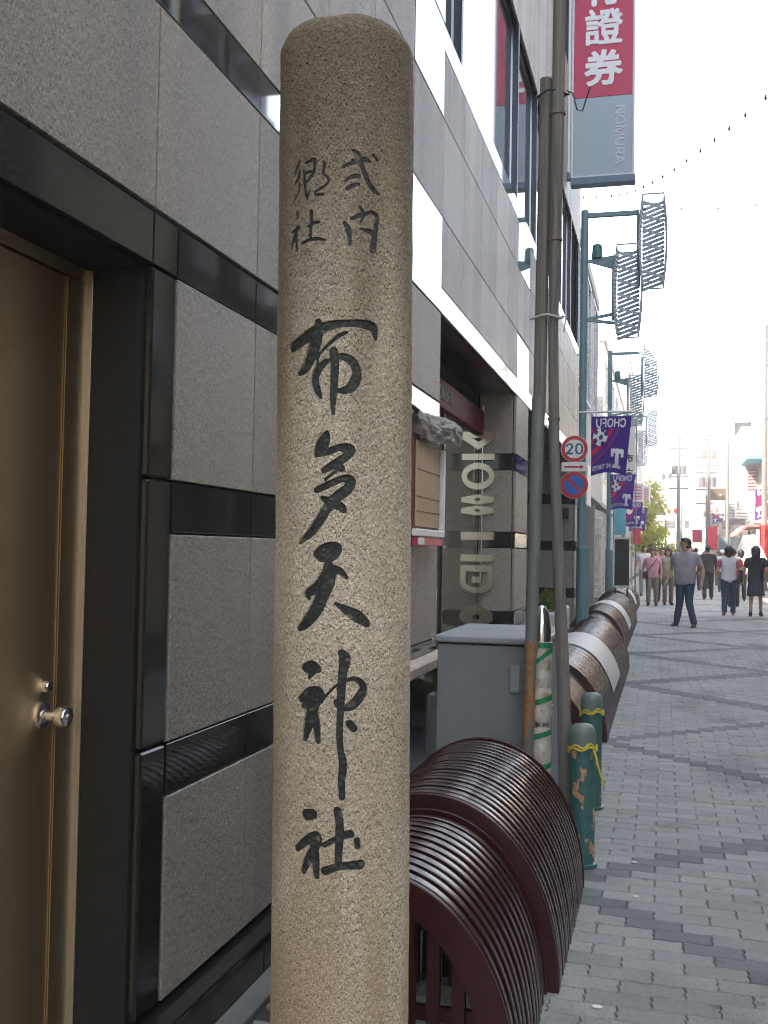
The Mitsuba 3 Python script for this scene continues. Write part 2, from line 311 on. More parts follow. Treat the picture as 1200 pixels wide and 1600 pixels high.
KANJI = [[[[[-50,-6],[-48,-2],[-41,2],[-32,11],[-32,12],[-27,17],[-20,28],[-10,26],[-8,24],[-10,16],[48,16],[50,14],[50,4],[48,2],[34,2],[34,-42],[29,-48],[25,-49],[6,-49],[2,-40],[4,-35],[21,-35],[21,2],[-11,2],[-13,12],[-15,11],[-16,9],[-19,7],[-19,-47],[-21,-50],[-31,-50],[-33,-47],[-33,-11],[-35,-10],[-39,-15],[-42,-16],[-45,-14],[-45,-12]]],[[[-8,43],[-7,44],[45,44],[47,42],[47,31],[46,30],[-7,30],[-8,31]]],[[[-49,24],[-48,27],[-41,31],[-26,46],[-25,49],[-21,50],[-13,46],[-14,40],[-25,27],[-27,27],[-39,16],[-43,16]]]],[[[[-50,22],[-49,31],[-33,32],[-39,42],[-39,46],[-34,49],[-30,48],[-22,37],[-22,31],[-11,31],[-9,32],[-10,45],[13,45],[15,44],[19,47],[25,48],[27,42],[29,42],[34,46],[38,45],[41,42],[41,38],[38,36],[33,29],[35,29],[40,34],[42,34],[49,29],[49,27],[40,20],[46,13],[50,11],[50,8],[44,1],[39,2],[39,-23],[37,-24],[32,-37],[48,-38],[49,-40],[48,-48],[-13,-48],[-15,-44],[-16,-44],[-17,-45],[-36,-45],[-36,-49],[-46,-49],[-47,-47],[-47,-12],[-46,-10],[-15,-10],[-13,-11],[-13,-37],[2,-38],[3,-36],[-3,-24],[-6,-23],[-6,1],[-10,0],[-15,6],[-45,6],[-46,8],[-46,17],[-15,17],[-14,12],[-11,12],[-5,19],[-5,20],[-7,20],[-10,24],[-12,20],[-49,20]],[[1,9],[0,5],[35,6],[32,9]],[[5,-12],[27,-13],[27,-6],[5,-5]],[[16,33],[11,19],[25,20],[17,38],[16,37]],[[10,-25],[15,-33],[15,-37],[19,-38],[24,-24],[11,-24]],[[-5,33],[1,30],[3,34],[-4,34]],[[-36,-34],[-24,-34],[-24,-21],[-36,-21]]],[[[-14,3],[-15,-6],[-46,-6],[-45,4],[-16,4]]]],[[[[-50,-13],[-48,-9],[-38,-5],[-33,0],[-45,1],[-47,3],[-47,13],[-46,14],[-18,14],[-16,17],[-16,18],[-40,18],[-41,19],[-41,30],[-40,31],[-27,31],[-27,34],[-32,39],[-32,42],[-26,46],[-21,46],[-14,37],[-12,33],[-10,31],[-7,34],[-5,47],[-3,49],[7,48],[9,44],[6,34],[7,31],[11,31],[14,34],[21,46],[29,45],[33,42],[33,40],[28,31],[40,31],[41,20],[39,18],[1,18],[-1,14],[46,14],[47,13],[47,2],[30,0],[32,-2],[40,-7],[50,-10],[50,-15],[46,-18],[45,-21],[40,-21],[32,-17],[29,-17],[28,-35],[26,-42],[23,-46],[19,-48],[4,-49],[-2,-47],[-4,-37],[-3,-36],[12,-36],[15,-30],[16,-19],[-3,-18],[-7,-32],[-16,-41],[-29,-48],[-39,-49],[-41,-45],[-44,-42],[-44,-39],[-42,-37],[-35,-36],[-26,-32],[-20,-25],[-18,-19],[-33,-17],[-40,-21],[-44,-21]],[[-15,-4],[-14,-5],[13,-4],[9,1],[-11,1]]]],[[[[-48,22],[-47,34],[-8,34],[-12,43],[-12,47],[-4,50],[1,50],[9,34],[47,34],[48,33],[47,21],[6,20],[7,13],[38,13],[40,11],[40,-29],[38,-34],[34,-37],[28,-38],[12,-37],[8,-29],[9,-25],[25,-24],[25,-1],[7,-1],[6,-49],[-6,-50],[-7,-1],[-25,-1],[-25,-37],[-38,-38],[-39,11],[-37,13],[-8,13],[-7,20]]]],[[[[-50,-31],[-50,-27],[-41,-22],[-26,-8],[-14,10],[-14,11],[-45,11],[-47,14],[-46,24],[-8,25],[-6,49],[4,50],[7,48],[8,25],[45,25],[47,23],[46,11],[13,11],[18,2],[27,-7],[27,-9],[40,-21],[50,-27],[50,-30],[43,-39],[40,-39],[26,-28],[8,-7],[7,-48],[4,-50],[-4,-50],[-7,-48],[-8,-7],[-28,-30],[-40,-39],[-44,-39]]]]]
# ------------------------------------------------------------------ helpers
def numbered(key):
    if key not in scene and key not in labels:
        return key
    k = 1
    while f'{key}_{k:03d}' in scene or f'{key}_{k:03d}' in labels:
        k += 1
    return f'{key}_{k:03d}'


def thing(name, label, cat=None, group=None, kind=None):
    key = numbered(name)
    labels[key] = {'label': label}
    if cat: labels[key]['category'] = cat
    if group: labels[key]['group'] = group
    if kind: labels[key]['kind'] = kind
    return key


def put(parent, name, mesh, m, smooth=False, label=None, kind=None, **more):
    key = numbered(f'{parent}__{name}' if parent else name)
    if isinstance(more.get('uv'), str):
        mesh = trimesh.Trimesh(mesh.vertices[mesh.faces].reshape(-1, 3), np.arange(3 * len(mesh.faces)).reshape(-1, 3), process=False)   # flat faces: each its own corners
        more['uv'] = mesh.vertices[:, 1:] + mesh.vertices[:, :1] * np.array([[.3, 0]])
    d = mesh if isinstance(mesh, dict) else mikit.ply(mesh, 'mat_' + m, smooth, **more)
    scene[key] = dict(d)
    if label or kind:
        labels[key] = {}
        if label: labels[key]['label'] = label
        if kind: labels[key]['kind'] = kind
    return key


def cat_mesh(ms):
    return trimesh.util.concatenate([as_tri(m) for m in ms])


def as_tri(m):
    if hasattr(m, 'to_mesh'):
        q = m.to_mesh()
        return trimesh.Trimesh(q.vert_properties[:, :3], q.tri_verts, process=False)
    return m


_box_f = None


def box(x0, x1, y0, y1, z0, z1, b=0.0):
    """A box, its edges chamfered by b."""
    global _box_f
    x0, x1, y0, y1, z0, z1 = min(x0, x1), max(x0, x1), min(y0, y1), max(y0, y1), min(z0, z1), max(z0, z1)
    c, h = np.array([x0 + x1, y0 + y1, z0 + z1]) / 2, np.array([x1 - x0, y1 - y0, z1 - z0]) / 2
    b = min(b, h.min() * 0.6)
    if b <= 0:
        m = trimesh.creation.box(extents=2 * h)
        m.apply_translation(c)
        return m
    s = np.array([[i, j, k] for i in (-1, 1) for j in (-1, 1) for k in (-1, 1)], float)
    v = np.concatenate([s * (h - np.eye(3)[a] * 0 - b * (1 - np.eye(3)[a])) for a in range(3)]) + c
    if _box_f is None:
        unit = np.concatenate([s * (1 - 0.2 * (1 - np.eye(3)[a])) for a in range(3)])
        hull = trimesh.Trimesh(unit, trimesh.convex.convex_hull(unit).faces, process=False)
        ch = trimesh.convex.convex_hull(unit)
        idx = [int(np.argmin(((unit - p) ** 2).sum(1))) for p in ch.vertices]
        _box_f = np.array(idx)[ch.faces]
    return trimesh.Trimesh(v, _box_f, process=False)


def obox(p, q, w, h, up=(0, 0, 1), b=0.0):
    """A bar from p to q, w wide and h high."""
    p, q = np.array(p, float), np.array(q, float)
    L = np.linalg.norm(q - p)
    z = (q - p) / L
    x = np.cross(up, z); x /= np.linalg.norm(x)
    y = np.cross(z, x)
    m = box(-w / 2, w / 2, -h / 2, h / 2, 0, L, b)
    M = np.eye(4); M[:3, 0], M[:3, 1], M[:3, 2], M[:3, 3] = x, y, z, p
    m.apply_transform(M)
    return m


def tube(path, rad, n=12, cap=True):
    p = np.array(path, float)
    r = np.broadcast_to(np.array(rad, float), (len(p),))
    t = np.gradient(p, axis=0) if len(p) > 2 else np.repeat((p[1] - p[0])[None], 2, 0)
    t /= np.linalg.norm(t, axis=1, keepdims=True) + 1e-12
    a = np.cross(t[0], [0, 0, 1.0] if abs(t[0][2]) < 0.9 else [1.0, 0, 0]); a /= np.linalg.norm(a)
    rings = []
    for i in range(len(p)):
        a = a - t[i] * (a @ t[i]); a /= np.linalg.norm(a)
        b = np.cross(t[i], a)
        g = np.arange(n) * 2 * np.pi / n
        rings.append(p[i] + r[i] * (np.cos(g)[:, None] * a + np.sin(g)[:, None] * b))
    v = np.vstack(rings)
    f = []
    for i in range(len(p) - 1):
        for j in range(n):
            k = (j + 1) % n
            f += [[i * n + j, i * n + k, (i + 1) * n + k], [i * n + j, (i + 1) * n + k, (i + 1) * n + j]]
    if cap:
        v = np.vstack([v, p[0], p[-1]])
        e = len(v)
        for j in range(n):
            k = (j + 1) % n
            f += [[e - 2, k, j], [e - 1, (len(p) - 1) * n + j, (len(p) - 1) * n + k]]
    return trimesh.Trimesh(v, f, process=False)


def lathe(prof, n=32, at=(0, 0, 0)):
    m = trimesh.creation.revolve(np.array(prof, float), sections=n)
    m.apply_translation(at)
    return m


def poly3(poly, depth, M=None):
    ms = [trimesh.creation.extrude_polygon(g, depth, engine='earcut') for g in getattr(poly, 'geoms', [poly]) if g.area > 0]
    m = trimesh.util.concatenate(ms)
    if M is not None: m.apply_transform(M)
    return m


def frame(origin, ex, ey):
    """The placement whose x and y axes are ex and ey (unit vectors)."""
    M = np.eye(4)
    ex, ey = np.array(ex, float), np.array(ey, float)
    M[:3, 0], M[:3, 1], M[:3, 2], M[:3, 3] = ex, ey, np.cross(ex, ey), origin
    return M


def text(t, h, M, depth=0.006, bold=False, center=True, sx=1.0):
    m = meshkit.text_mesh(t, h, depth, bold)
    if center:
        c = m.bounds.mean(0); m.apply_translation([-c[0], -c[1], 0])
    m.apply_scale([sx, 1, 1])
    m.apply_transform(M)
    return m


FACE_Y = lambda x, y, z: frame((x, y, z), (1, 0, 0), (0, 0, 1))   # a board seen from -y: x to the right, z up, normal -y


def kanji(rings, size):
    return unary_union([Polygon(g[0], g[1:]).buffer(0) for g in rings]).buffer(0).simplify(0.3) if False else affinity.scale(unary_union([Polygon(g[0], g[1:]).buffer(0) for g in rings]), size / 100, size / 100, origin=(0, 0))


def leaves(centres, size, n_each, spread, seed, flat=0.0):
    r = np.random.default_rng(seed)
    V, F = [], []
    for c in centres:
        for _ in range(n_each):
            q = r.normal(size=3); q /= np.linalg.norm(q)
            p = np.array(c) + q * spread * r.random() ** 0.4
            d = r.normal(size=3) + np.array([0, 0, -flat]); d /= np.linalg.norm(d)
            s = np.cross(d, r.normal(size=3)); s /= np.linalg.norm(s)
            L = size * (0.6 + 0.8 * r.random()); w = L * 0.28
            i = len(V)
            nn = np.cross(d, s) * L * 0.08
            V += [p, p + d * L * 0.5 + s * w, p + d * L, p + d * L * 0.5 - s * w + nn]
            F += [[i, i + 1, i + 2], [i, i + 2, i + 3]]
    return trimesh.Trimesh(np.array(V), np.array(F), process=False)
# ------------------------------------------------------------------ ground
labels['pavement'] = {'label': 'shopping street paved in wavy grey blocks with darker diagonal bands', 'kind': 'structure'}
bed = trimesh.Trimesh([[-30, -40, -.022], [60, -40, -.022], [60, 420, -.022], [-30, 420, -.022]], [[0, 1, 2], [0, 2, 3]], process=False)
put('', 'pavement', bed, 'paving_bed')
put('pavement', 'far_surface', trimesh.Trimesh([[-1.6, 25.99, -.004], [14, 25.99, -.004], [14, 260, -.004], [-1.6, 260, -.004]], [[0, 1, 2], [0, 2, 3]], process=False), 'far_paving')
PW, PH = 0.21, 0.105


def paver_outline(gap):
    """One wavy block: zigzag ends and rippled long sides that fit their neighbours."""
    a, e = 0.0045, 0.0075
    lo = [(-.5, 0), (-.375, a), (-.25, 0), (-.125, -a), (0, 0), (.125, a), (.25, 0), (.375, -a), (.5, 0)]
    pts = [(x * PW, -PH / 2 + o) for x, o in lo]
    pts += [(PW / 2 + o, y * PH) for y, o in ((-.22, e), (.0, -e * .2), (.22, e))]
    pts += [(x * PW, PH / 2 + o) for x, o in reversed(lo)]
    pts += [(-PW / 2 + o, y * PH) for y, o in ((.22, e), (.0, -e * .2), (-.22, e))]
    return Polygon(pts).buffer(-gap, join_style=2).simplify(0.0006)


def paver_mesh(detail=True):
    outer = np.array(paver_outline(0.0016).exterior.coords[:-1]) if detail else np.array([(-PW / 2 + .003, -PH / 2 + .003), (PW / 2 - .003, -PH / 2 + .003), (PW / 2 - .003, PH / 2 - .003), (-PW / 2 + .003, PH / 2 - .003)])
    inner = outer * np.array([1 - 0.007 / PW, 1 - 0.007 / PH])
    n = len(outer)
    top = trimesh.creation.triangulate_polygon(Polygon(inner), engine='earcut')
    order = [int(np.argmin(((inner - p) ** 2).sum(1))) for p in top[0]]
    v = np.vstack([np.c_[inner, np.zeros(n)], np.c_[outer, np.full(n, -.0035)], np.c_[outer, np.full(n, -.02)]])
    f = [[order[i] for i in t] for t in top[1]]
    sgn = np.cross(np.append(inner[f[0][1]] - inner[f[0][0]], 0), np.append(inner[f[0][2]] - inner[f[0][0]], 0))[2]
    if sgn < 0: f = [t[::-1] for t in f]
    ccw = Polygon(outer).exterior.is_ccw
    for k in range(2 if detail else 1):
        for i in range(n):
            j = (i + 1) % n
            q = [[k * n + i, (k + 1) * n + i, (k + 1) * n + j], [k * n + i, (k + 1) * n + j, k * n + j]]
            f += q if ccw else [t[::-1] for t in q]
    return v, np.array(f)


def dark_block(x, y):
    for s, c in ((1, 4.2), (-1, 5.1)):
        t = (y + s * x - c) / 3.6
        if abs(t - round(t)) * 3.6 < 0.17: return True
    return False


pv, pf = paver_mesh(True)
qv, qf = paver_mesh(False)
LIGHT = [(.262, .275, .275), (.288, .30, .298), (.245, .255, .253), (.305, .313, .308), (.275, .278, .268)]
DARK = [(.148, .158, .170), (.164, .172, .182), (.13, .138, .15)]
cells = []
row = 0
while 1.3 + row * PH < 26:
    y = 1.3 + row * PH
    x = -1.29 + (0.0 if y > 4.5 else .21) + (PW / 2 if row % 2 else 0)
    xe = 1.2 + 0.14 * y
    while x < xe:
        cells.append((x, y)); x += PW
    row += 1


def seen(x, y):
    if y < 2.9 or x > 0.09 * y + 0.1: return False
    return x > (-0.33 if y < 8 else -.45)


def variant(cols): return cols[int(rng.random() * len(cols)) % len(cols)]


near = sorted([c for c in cells if seen(*c)], key=lambda c: c[1])[:300]
nearset = set(near)
ply_cache = {}
for x, y in near:
    col = variant(DARK if dark_block(x, y) else LIGHT)
    if col not in ply_cache: ply_cache[col] = mikit.ply((pv, pf), 'mat_paver', False, color=np.tile(np.array(col), (len(pv), 1)))
    tilt = T().translate([x, y, rng.uniform(-.0025, .001)]).rotate([1, 0, 0], rng.uniform(-.5, .5)).rotate([0, 1, 0], rng.uniform(-.35, .35))
    put('pavement', 'paver', {**ply_cache[col], 'to_world': tilt}, '')
V, F, C, off = [], [], [], 0
for x, y in cells:
    if (x, y) in nearset: continue
    v, f = (pv, pf) if y < 13 else (qv, qf)
    col = np.array(variant(DARK if dark_block(x, y) else LIGHT))
    V.append(v + [x, y, rng.uniform(-.0025, .001)]); F.append(f + off); C.append(np.tile(col, (len(v), 1))); off += len(v)
put('pavement', 'paver_field', trimesh.Trimesh(np.vstack(V), np.vstack(F), process=False), 'paver', color=np.vstack(C), kind='stuff', label='rest of the wavy grey paving blocks')
# a few scraps of litter on the blocks
for lb_, x, y, s in (('near the second step of the bench', -.10, 4.55, .012), ('at the very bottom, beside the nearest bench', -.19, 3.42, .014), ('right of the front bollard', -.12, 5.05, .012)):
    m = trimesh.creation.icosphere(2, 1.0); m.vertices *= np.array([s, s * .7, .003]) * (1 + .3 * nrng.random((len(m.vertices), 1)))
    m.apply_translation([x, y, .003])
    o = put('', 'paper_scrap', m, 'cloth_white')
    labels[o] = {'label': 'tiny white paper scrap on the paving ' + lb_, 'category': 'litter', 'group': 'paper scraps on the paving'}

# ------------------------------------------------------------------ the stone pillar
st = thing('stone_pillar', 'tall round weathered granite pillar with nine carved ink-black brush characters', 'pillar')
PR, PX, PY, PHT = 0.1552, -0.695, 2.32, 2.63


def lean(v):
    v = np.array(v, float)
    v[:, 0] += -0.0289 * v[:, 2] / 2.6
    return v


prof = [(0.0001, -.05)] + [(PR, -.05)] + [(PR, z) for z in np.linspace(.05, PHT - .075, 30)]
for a in np.linspace(0, math.pi / 2, 10)[1:]:
    prof.append((PR - .075 + .075 * math.cos(a), PHT - .075 + .062 * math.sin(a)))
prof.append((0.0001, PHT + .004))
cs = m3.CrossSection([np.array(prof)[:, :2]])
body = cs.revolve(160).refine_to_length(0.022)


def carve(v):
    v = np.array(v, float)
    r = np.hypot(v[:, 0], v[:, 1])
    n = meshkit.fbm(np.c_[v[:, :2] * 14, v[:, 2] * 9], 3, 3) - 0.5
    k = 1 + 0.020 * n + 0.010 * (meshkit.noise(v * 45, 5) - .5)
    v[:, 0] *= k; v[:, 1] *= k
    v[:, 2] += np.where(v[:, 2] > PHT - .05, 0.012 * (meshkit.fbm(v * 20, 2, 8) - .5), 0)
    return v


body = body.warp_batch(carve)


def CatmullRom(P, n=7):
    Q = np.vstack([2 * P[0] - P[1], P, 2 * P[-1] - P[-2]])
    out = []
    for i in range(1, len(Q) - 2):
        a, b, c, d = Q[i - 1:i + 3]
        for t in np.linspace(0, 1, n)[:-1]:
            out.append(.5 * (2 * b + (c - a) * t + (2 * a - 5 * b + 4 * c - d) * t * t + (3 * b - a - 3 * c + d) * t ** 3))
    return out + [P[-1]]


def stroke_poly(st_):
    pts = [(st_[i] / 1000, st_[i + 1] / 1000, st_[i + 2] / 1000) for i in range(0, len(st_), 3)]
    P = np.array(pts)
    if len(P) > 2:
        dense = [tuple(q) for q in (CatmullRom(P))]
    else: dense = [tuple(P[0] * (1 - t) + P[1] * t) for t in np.linspace(0, 1, 6)]
    parts = []
    for a, b in zip(dense[:-1], dense[1:]):
        parts.append(unary_union([Point(a[:2]).buffer(max(a[2] * 1.16, .0014), 5), Point(b[:2]).buffer(max(b[2] * 1.16, .0014), 5)]).convex_hull)
    return unary_union(parts)


def wrap_prism(poly, r0, r1):
    polys = [np.array(r.coords[:-1]) for g in getattr(poly, 'geoms', [poly]) for r in [g.exterior, *g.interiors]]
    m = m3.CrossSection([p if True else p for p in polys], m3.FillRule.EvenOdd).extrude(r1 - r0).refine_to_length(0.012)

    def w(v):
        v = np.array(v, float)
        th, r = v[:, 0] / PR, r0 + v[:, 2]
        return np.c_[r * np.sin(th), -r * np.cos(th), v[:, 1]]
    return m.warp_batch(w)


NAMES = ['second from the top of the five large ones', '', '', '', '', '', '', '', '']
cut, inks = [], []
for gi, g in enumerate(GLYPHS):
    dp = .0082 if gi < 5 else .0048
    poly = unary_union([stroke_poly(s) for s in g]).buffer(.0008).buffer(-.0004).simplify(.0005)
    cut.append(wrap_prism(poly, PR - dp, PR + .02))
    inks.append(wrap_prism(poly.buffer(.0015), PR - .020, PR - dp + .0018))
body = body - m3.Manifold.batch_boolean(cut, m3.OpType.Add)
bt = as_tri(body); bt.vertices = lean(bt.vertices); bt.apply_translation([PX, PY, 0])
put(st, 'shaft', bt, 'pillar_stone', 42)
for m, nm in zip(inks, ['large topmost', 'second large', 'third large', 'fourth large', 'lowest large', 'upper left small', 'lower left small', 'upper right small', 'lower right small']):
    t = as_tri(m); t.vertices = lean(t.vertices); t.apply_translation([PX, PY, 0])
    put(st, 'carved_character', t, 'carved_ink', False, label=nm + ' carved character filled with black')

# ------------------------------------------------------------------ the office building on the left
XW = -1.36
ob = thing('office_building', 'grey granite bank building with polished steel bands on the left of the street', 'building')


def panel(y0, y1, z0, z1, m, name, proud=0.0, x=XW, thick=0.024, gap=.0035, bev=.002):
    if m in ('granite', 'granite_upper') and rng.random() < .45: m += '_b'
    return put(ob, name, box(x - thick, x + proud, y0 + gap, y1 - gap, z0 + gap, z1 - gap, bev), m, False)


core = []
def blk(x0, x1, y0, y1, z0, z1): core.append(box(x0, x1, y0, y1, z0, z1))
XB = XW - .0245
blk(-9, XB, -6, 1.32, -.05, 24); blk(-9, XB, 1.32, 2.6, 2.2, 24); blk(-9, -1.62, 1.32, 2.6, -.05, 2.2)
blk(-9, XB, 2.6, 6.42, -.05, 24); blk(-9, XB, 6.42, 9.96, 2.93, 4.735); blk(-9, -5, 6.42, 9.96, -.05, 2.93)
blk(-9, XB, 9.96, 10.84, -.05, 4.735); blk(-9, XB, 10.84, 17.3, 2.93, 4.735); blk(-9, -4.5, 10.84, 16.9, -.05, 2.93); blk(-9, XB, 16.9, 17.3, -.05, 4.735)
for za, zb in ((6.4, 8.3), (9.95, 11.8), (13.4, 15.3), (16.9, 18.8), (20.4, 24)): blk(-9, XB, 6.42, 17.3, za, zb)
for za, zb in ((4.735, 6.4), (8.3, 9.95), (11.8, 13.4), (15.3, 16.9), (18.8, 20.4)):
    blk(-9, -1.5, 6.42, 17.29, za, zb); blk(-9, XB, 17.0, 17.3, za, zb)
put(ob, 'structural_wall', cat_mesh(core), 'joint')

# lower wall: columns and rows of honed granite between polished dark bands
cols = [(2.76, 3.362), (3.362, 4.13), (4.13, 4.90), (4.90, 5.62)]
rows = [(.135, .71), (.86, 1.455), (1.605, 2.19)]
bands = [(.71, .86), (1.455, 1.605), (2.19, 2.34)]
for a, b in cols:
    for c, d in rows: panel(a, b, c, d, 'granite', 'granite_panel', .002)
for k, (a, b) in enumerate(cols):
    for c, d in bands: panel(a if k else 2.762, b, c, d, 'dark_granite', 'polished_band', .0)
for c, d in ((.135, .86), (.86, 1.605), (1.605, 2.19)):
    panel(2.61, 2.758, c, d, 'dark_granite', 'door_surround', .0, bev=.006)
    put(ob, 'door_return', box(-1.56, XW - .026, 2.602, 2.626, c + .002, d - .002, .002), 'brown_granite')
panel(2.61, 2.762, 2.19, 2.34, 'dark_granite', 'polished_band')
for a, b in ((1.84, 2.61), (1.07, 1.84), (.3, 1.07), (-.5, .3)): panel(a, b, 2.19, 2.34, 'dark_granite', 'polished_band')
for a, b in ((-1.3, -.5), (-.5, .3), (.3, 1.3)):
    for c, d in ((.135, 1.1), (1.1, 2.19)): panel(a, b, c, d, 'granite', 'granite_panel')
for a, b in ((2.61, 3.362), (3.362, 4.5), (4.5, 5.62)): put(ob, 'plinth', box(XW - .03, XW + .080, a + .002, b - .002, -.02, .120, .004), 'brown_granite')
cols2 = [(-.5, .32), (.32, 1.08), (1.08, 1.84), (1.84, 2.615), (2.615, 3.362), (3.362, 4.095), (4.095, 4.80), (4.80, 5.62)]
for a, b in cols2:
    panel(a, b, 2.345, 2.918, 'granite', 'granite_panel', .002)
    panel(a, b, 2.92, 3.067, 'mirror_steel', 'steel_band', .0, gap=.002)
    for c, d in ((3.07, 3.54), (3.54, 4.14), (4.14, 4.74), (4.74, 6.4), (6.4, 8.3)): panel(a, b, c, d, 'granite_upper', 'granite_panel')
panel(-6, -.5, 0, 8.3, 'granite', 'granite_panel')
# column by the entrance
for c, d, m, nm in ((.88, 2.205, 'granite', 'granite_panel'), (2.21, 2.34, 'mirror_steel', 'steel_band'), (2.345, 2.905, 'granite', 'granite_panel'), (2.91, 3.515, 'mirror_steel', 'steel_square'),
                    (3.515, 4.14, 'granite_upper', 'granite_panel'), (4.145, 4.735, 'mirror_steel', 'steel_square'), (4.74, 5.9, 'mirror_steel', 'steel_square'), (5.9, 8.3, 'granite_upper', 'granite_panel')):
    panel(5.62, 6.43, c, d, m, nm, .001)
panel(5.62, 6.43, .80, .88, 'dark_granite', 'polished_band')
put(ob, 'entrance_return', box(-1.71, XW - .026, 6.405, 6.429, 0, 2.905), 'granite')
put(ob, 'base_ledge', box(XW - .03, XW + .10, 5.2, 6.50, .735, .80, .01), 'beige_ledge')
put(ob, 'base_block', box(XW - .03, XW + .07, 5.2, 6.48, -.02, .735, .006), 'dark_granite')
# over the entrance
for a, b in ((6.43, 7.15), (7.15, 7.86), (7.86, 8.6), (8.6, 9.3), (9.3, 9.95)):
    panel(a, b, 2.91, 3.068, 'mirror_steel', 'steel_band', .0, gap=.002)
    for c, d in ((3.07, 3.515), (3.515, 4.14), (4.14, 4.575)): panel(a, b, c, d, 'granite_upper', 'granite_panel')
    panel(a, b, 4.578, 4.735, 'mirror_steel', 'steel_sill', .0, gap=.001)
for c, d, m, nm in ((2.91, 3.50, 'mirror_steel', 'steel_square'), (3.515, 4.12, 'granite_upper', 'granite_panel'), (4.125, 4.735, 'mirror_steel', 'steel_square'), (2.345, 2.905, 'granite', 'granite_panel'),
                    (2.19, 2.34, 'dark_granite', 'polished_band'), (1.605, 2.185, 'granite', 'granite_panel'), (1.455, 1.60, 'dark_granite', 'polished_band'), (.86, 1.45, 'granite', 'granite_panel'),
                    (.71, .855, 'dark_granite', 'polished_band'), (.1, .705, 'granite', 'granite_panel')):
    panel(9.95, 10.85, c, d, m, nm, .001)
for a, b in ((10.85, 12.1), (12.1, 13.4), (13.4, 14.7), (14.7, 16.0), (16.0, 17.3)):
    panel(a, b, 2.91, 3.068, 'mirror_steel', 'steel_band', .0, gap=.002)
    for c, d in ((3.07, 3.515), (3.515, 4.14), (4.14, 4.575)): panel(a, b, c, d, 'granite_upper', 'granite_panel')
    panel(a, b, 4.578, 4.735, 'mirror_steel', 'steel_sill', .0, gap=.001)
for a, b in ((6.43, 8.0), (8.0, 9.95), (9.95, 11.8), (11.8, 13.6), (13.6, 15.4), (15.4, 17.3)):
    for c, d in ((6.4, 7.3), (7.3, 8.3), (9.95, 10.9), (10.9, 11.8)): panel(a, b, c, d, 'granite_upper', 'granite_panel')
# upper windows: glass set back between dark fins
fins = [6.98, 9.80, 11.30, 12.75, 14.2, 15.65, 17.1]
edges_ = [6.44] + fins
for za, zb in ((4.735, 6.4), (8.3, 9.95)):
    for y in fins: put(ob, 'window_fin', box(-1.44, XW - .003, y, y + .06, za, zb, .003), 'fin_blue')
    for a, b in zip([6.44] + [f + .06 for f in fins[:-1]], fins):
        w = put(ob, 'window', cat_mesh([box(-1.455, -1.415, a, b, za, za + .03), box(-1.455, -1.415, a, b, zb - .03, zb), box(-1.455, -1.415, a, a + .02, za + .03, zb - .03), box(-1.455, -1.415, b - .02, b, za + .03, zb - .03)]), 'satin_steel')
        put(w, 'pane', box(-1.43, -1.424, a + .02, b - .02, za + .03, zb - .03), 'mirror_glass')
# entrance recess
put(ob, 'soffit', box(-5, XW - .03, 6.43, 9.95, 2.905, 2.928), 'brown_granite')
put(ob, 'entrance_floor', box(-4.9, XW, 6.43, 9.9, -.02, .012), 'granite')
put(ob, 'back_room_wall', cat_mesh([box(-4.95, -4.9, 6.43, 9.95, .012, 2.9), box(-4.9, -1.86, 6.43, 6.46, .012, 2.9), box(-4.9, -1.86, 9.93, 9.96, .012, 2.9)]), 'warm_wall')
put(ob, 'header_fascia', box(-1.71, -1.655, 6.44, 9.89, 2.52, 2.74, .004), 'red_fascia')
put(ob, 'header_recess', box(-1.74, -1.71, 6.44, 9.89, 2.742, 2.9), 'joint')
put(ob, 'header_lettering', text('NOMURA', .10, frame((-1.654, 8.0, 2.63), (0, 1, 0), (0, 0, 1)), .006, True), 'grey_plastic')
for a, b in ((6.46, 8.16), (8.2, 9.88)):
    put(ob, 'shop_window', box(-1.71, -1.704, a, b, .08, 2.518), 'shop_glass')
put(ob, 'window_post', box(-1.73, -1.685, 8.162, 8.198, .012, 2.518), 'black_metal')
put(ob, 'window_rail', box(-1.73, -1.68, 6.46, 9.88, .012, .078), 'satin_steel')
for c, d, m, nm in ((2.345, 2.903, 'granite', 'granite_panel'), (2.19, 2.34, 'dark_granite', 'polished_band'), (1.605, 2.185, 'granite', 'granite_panel'), (1.455, 1.60, 'dark_granite', 'polished_band'),
                    (.86, 1.45, 'granite', 'granite_panel'), (.71, .855, 'dark_granite', 'polished_band'), (.015, .705, 'granite', 'granite_panel')):
    put(ob, nm, box(-1.70, XW - .028, 9.90, 9.925, c, d, .002), m)
# steel letters on the far side of the recess, turned a quarter, doubled by the glass beside them
LW, LH = .25, .155


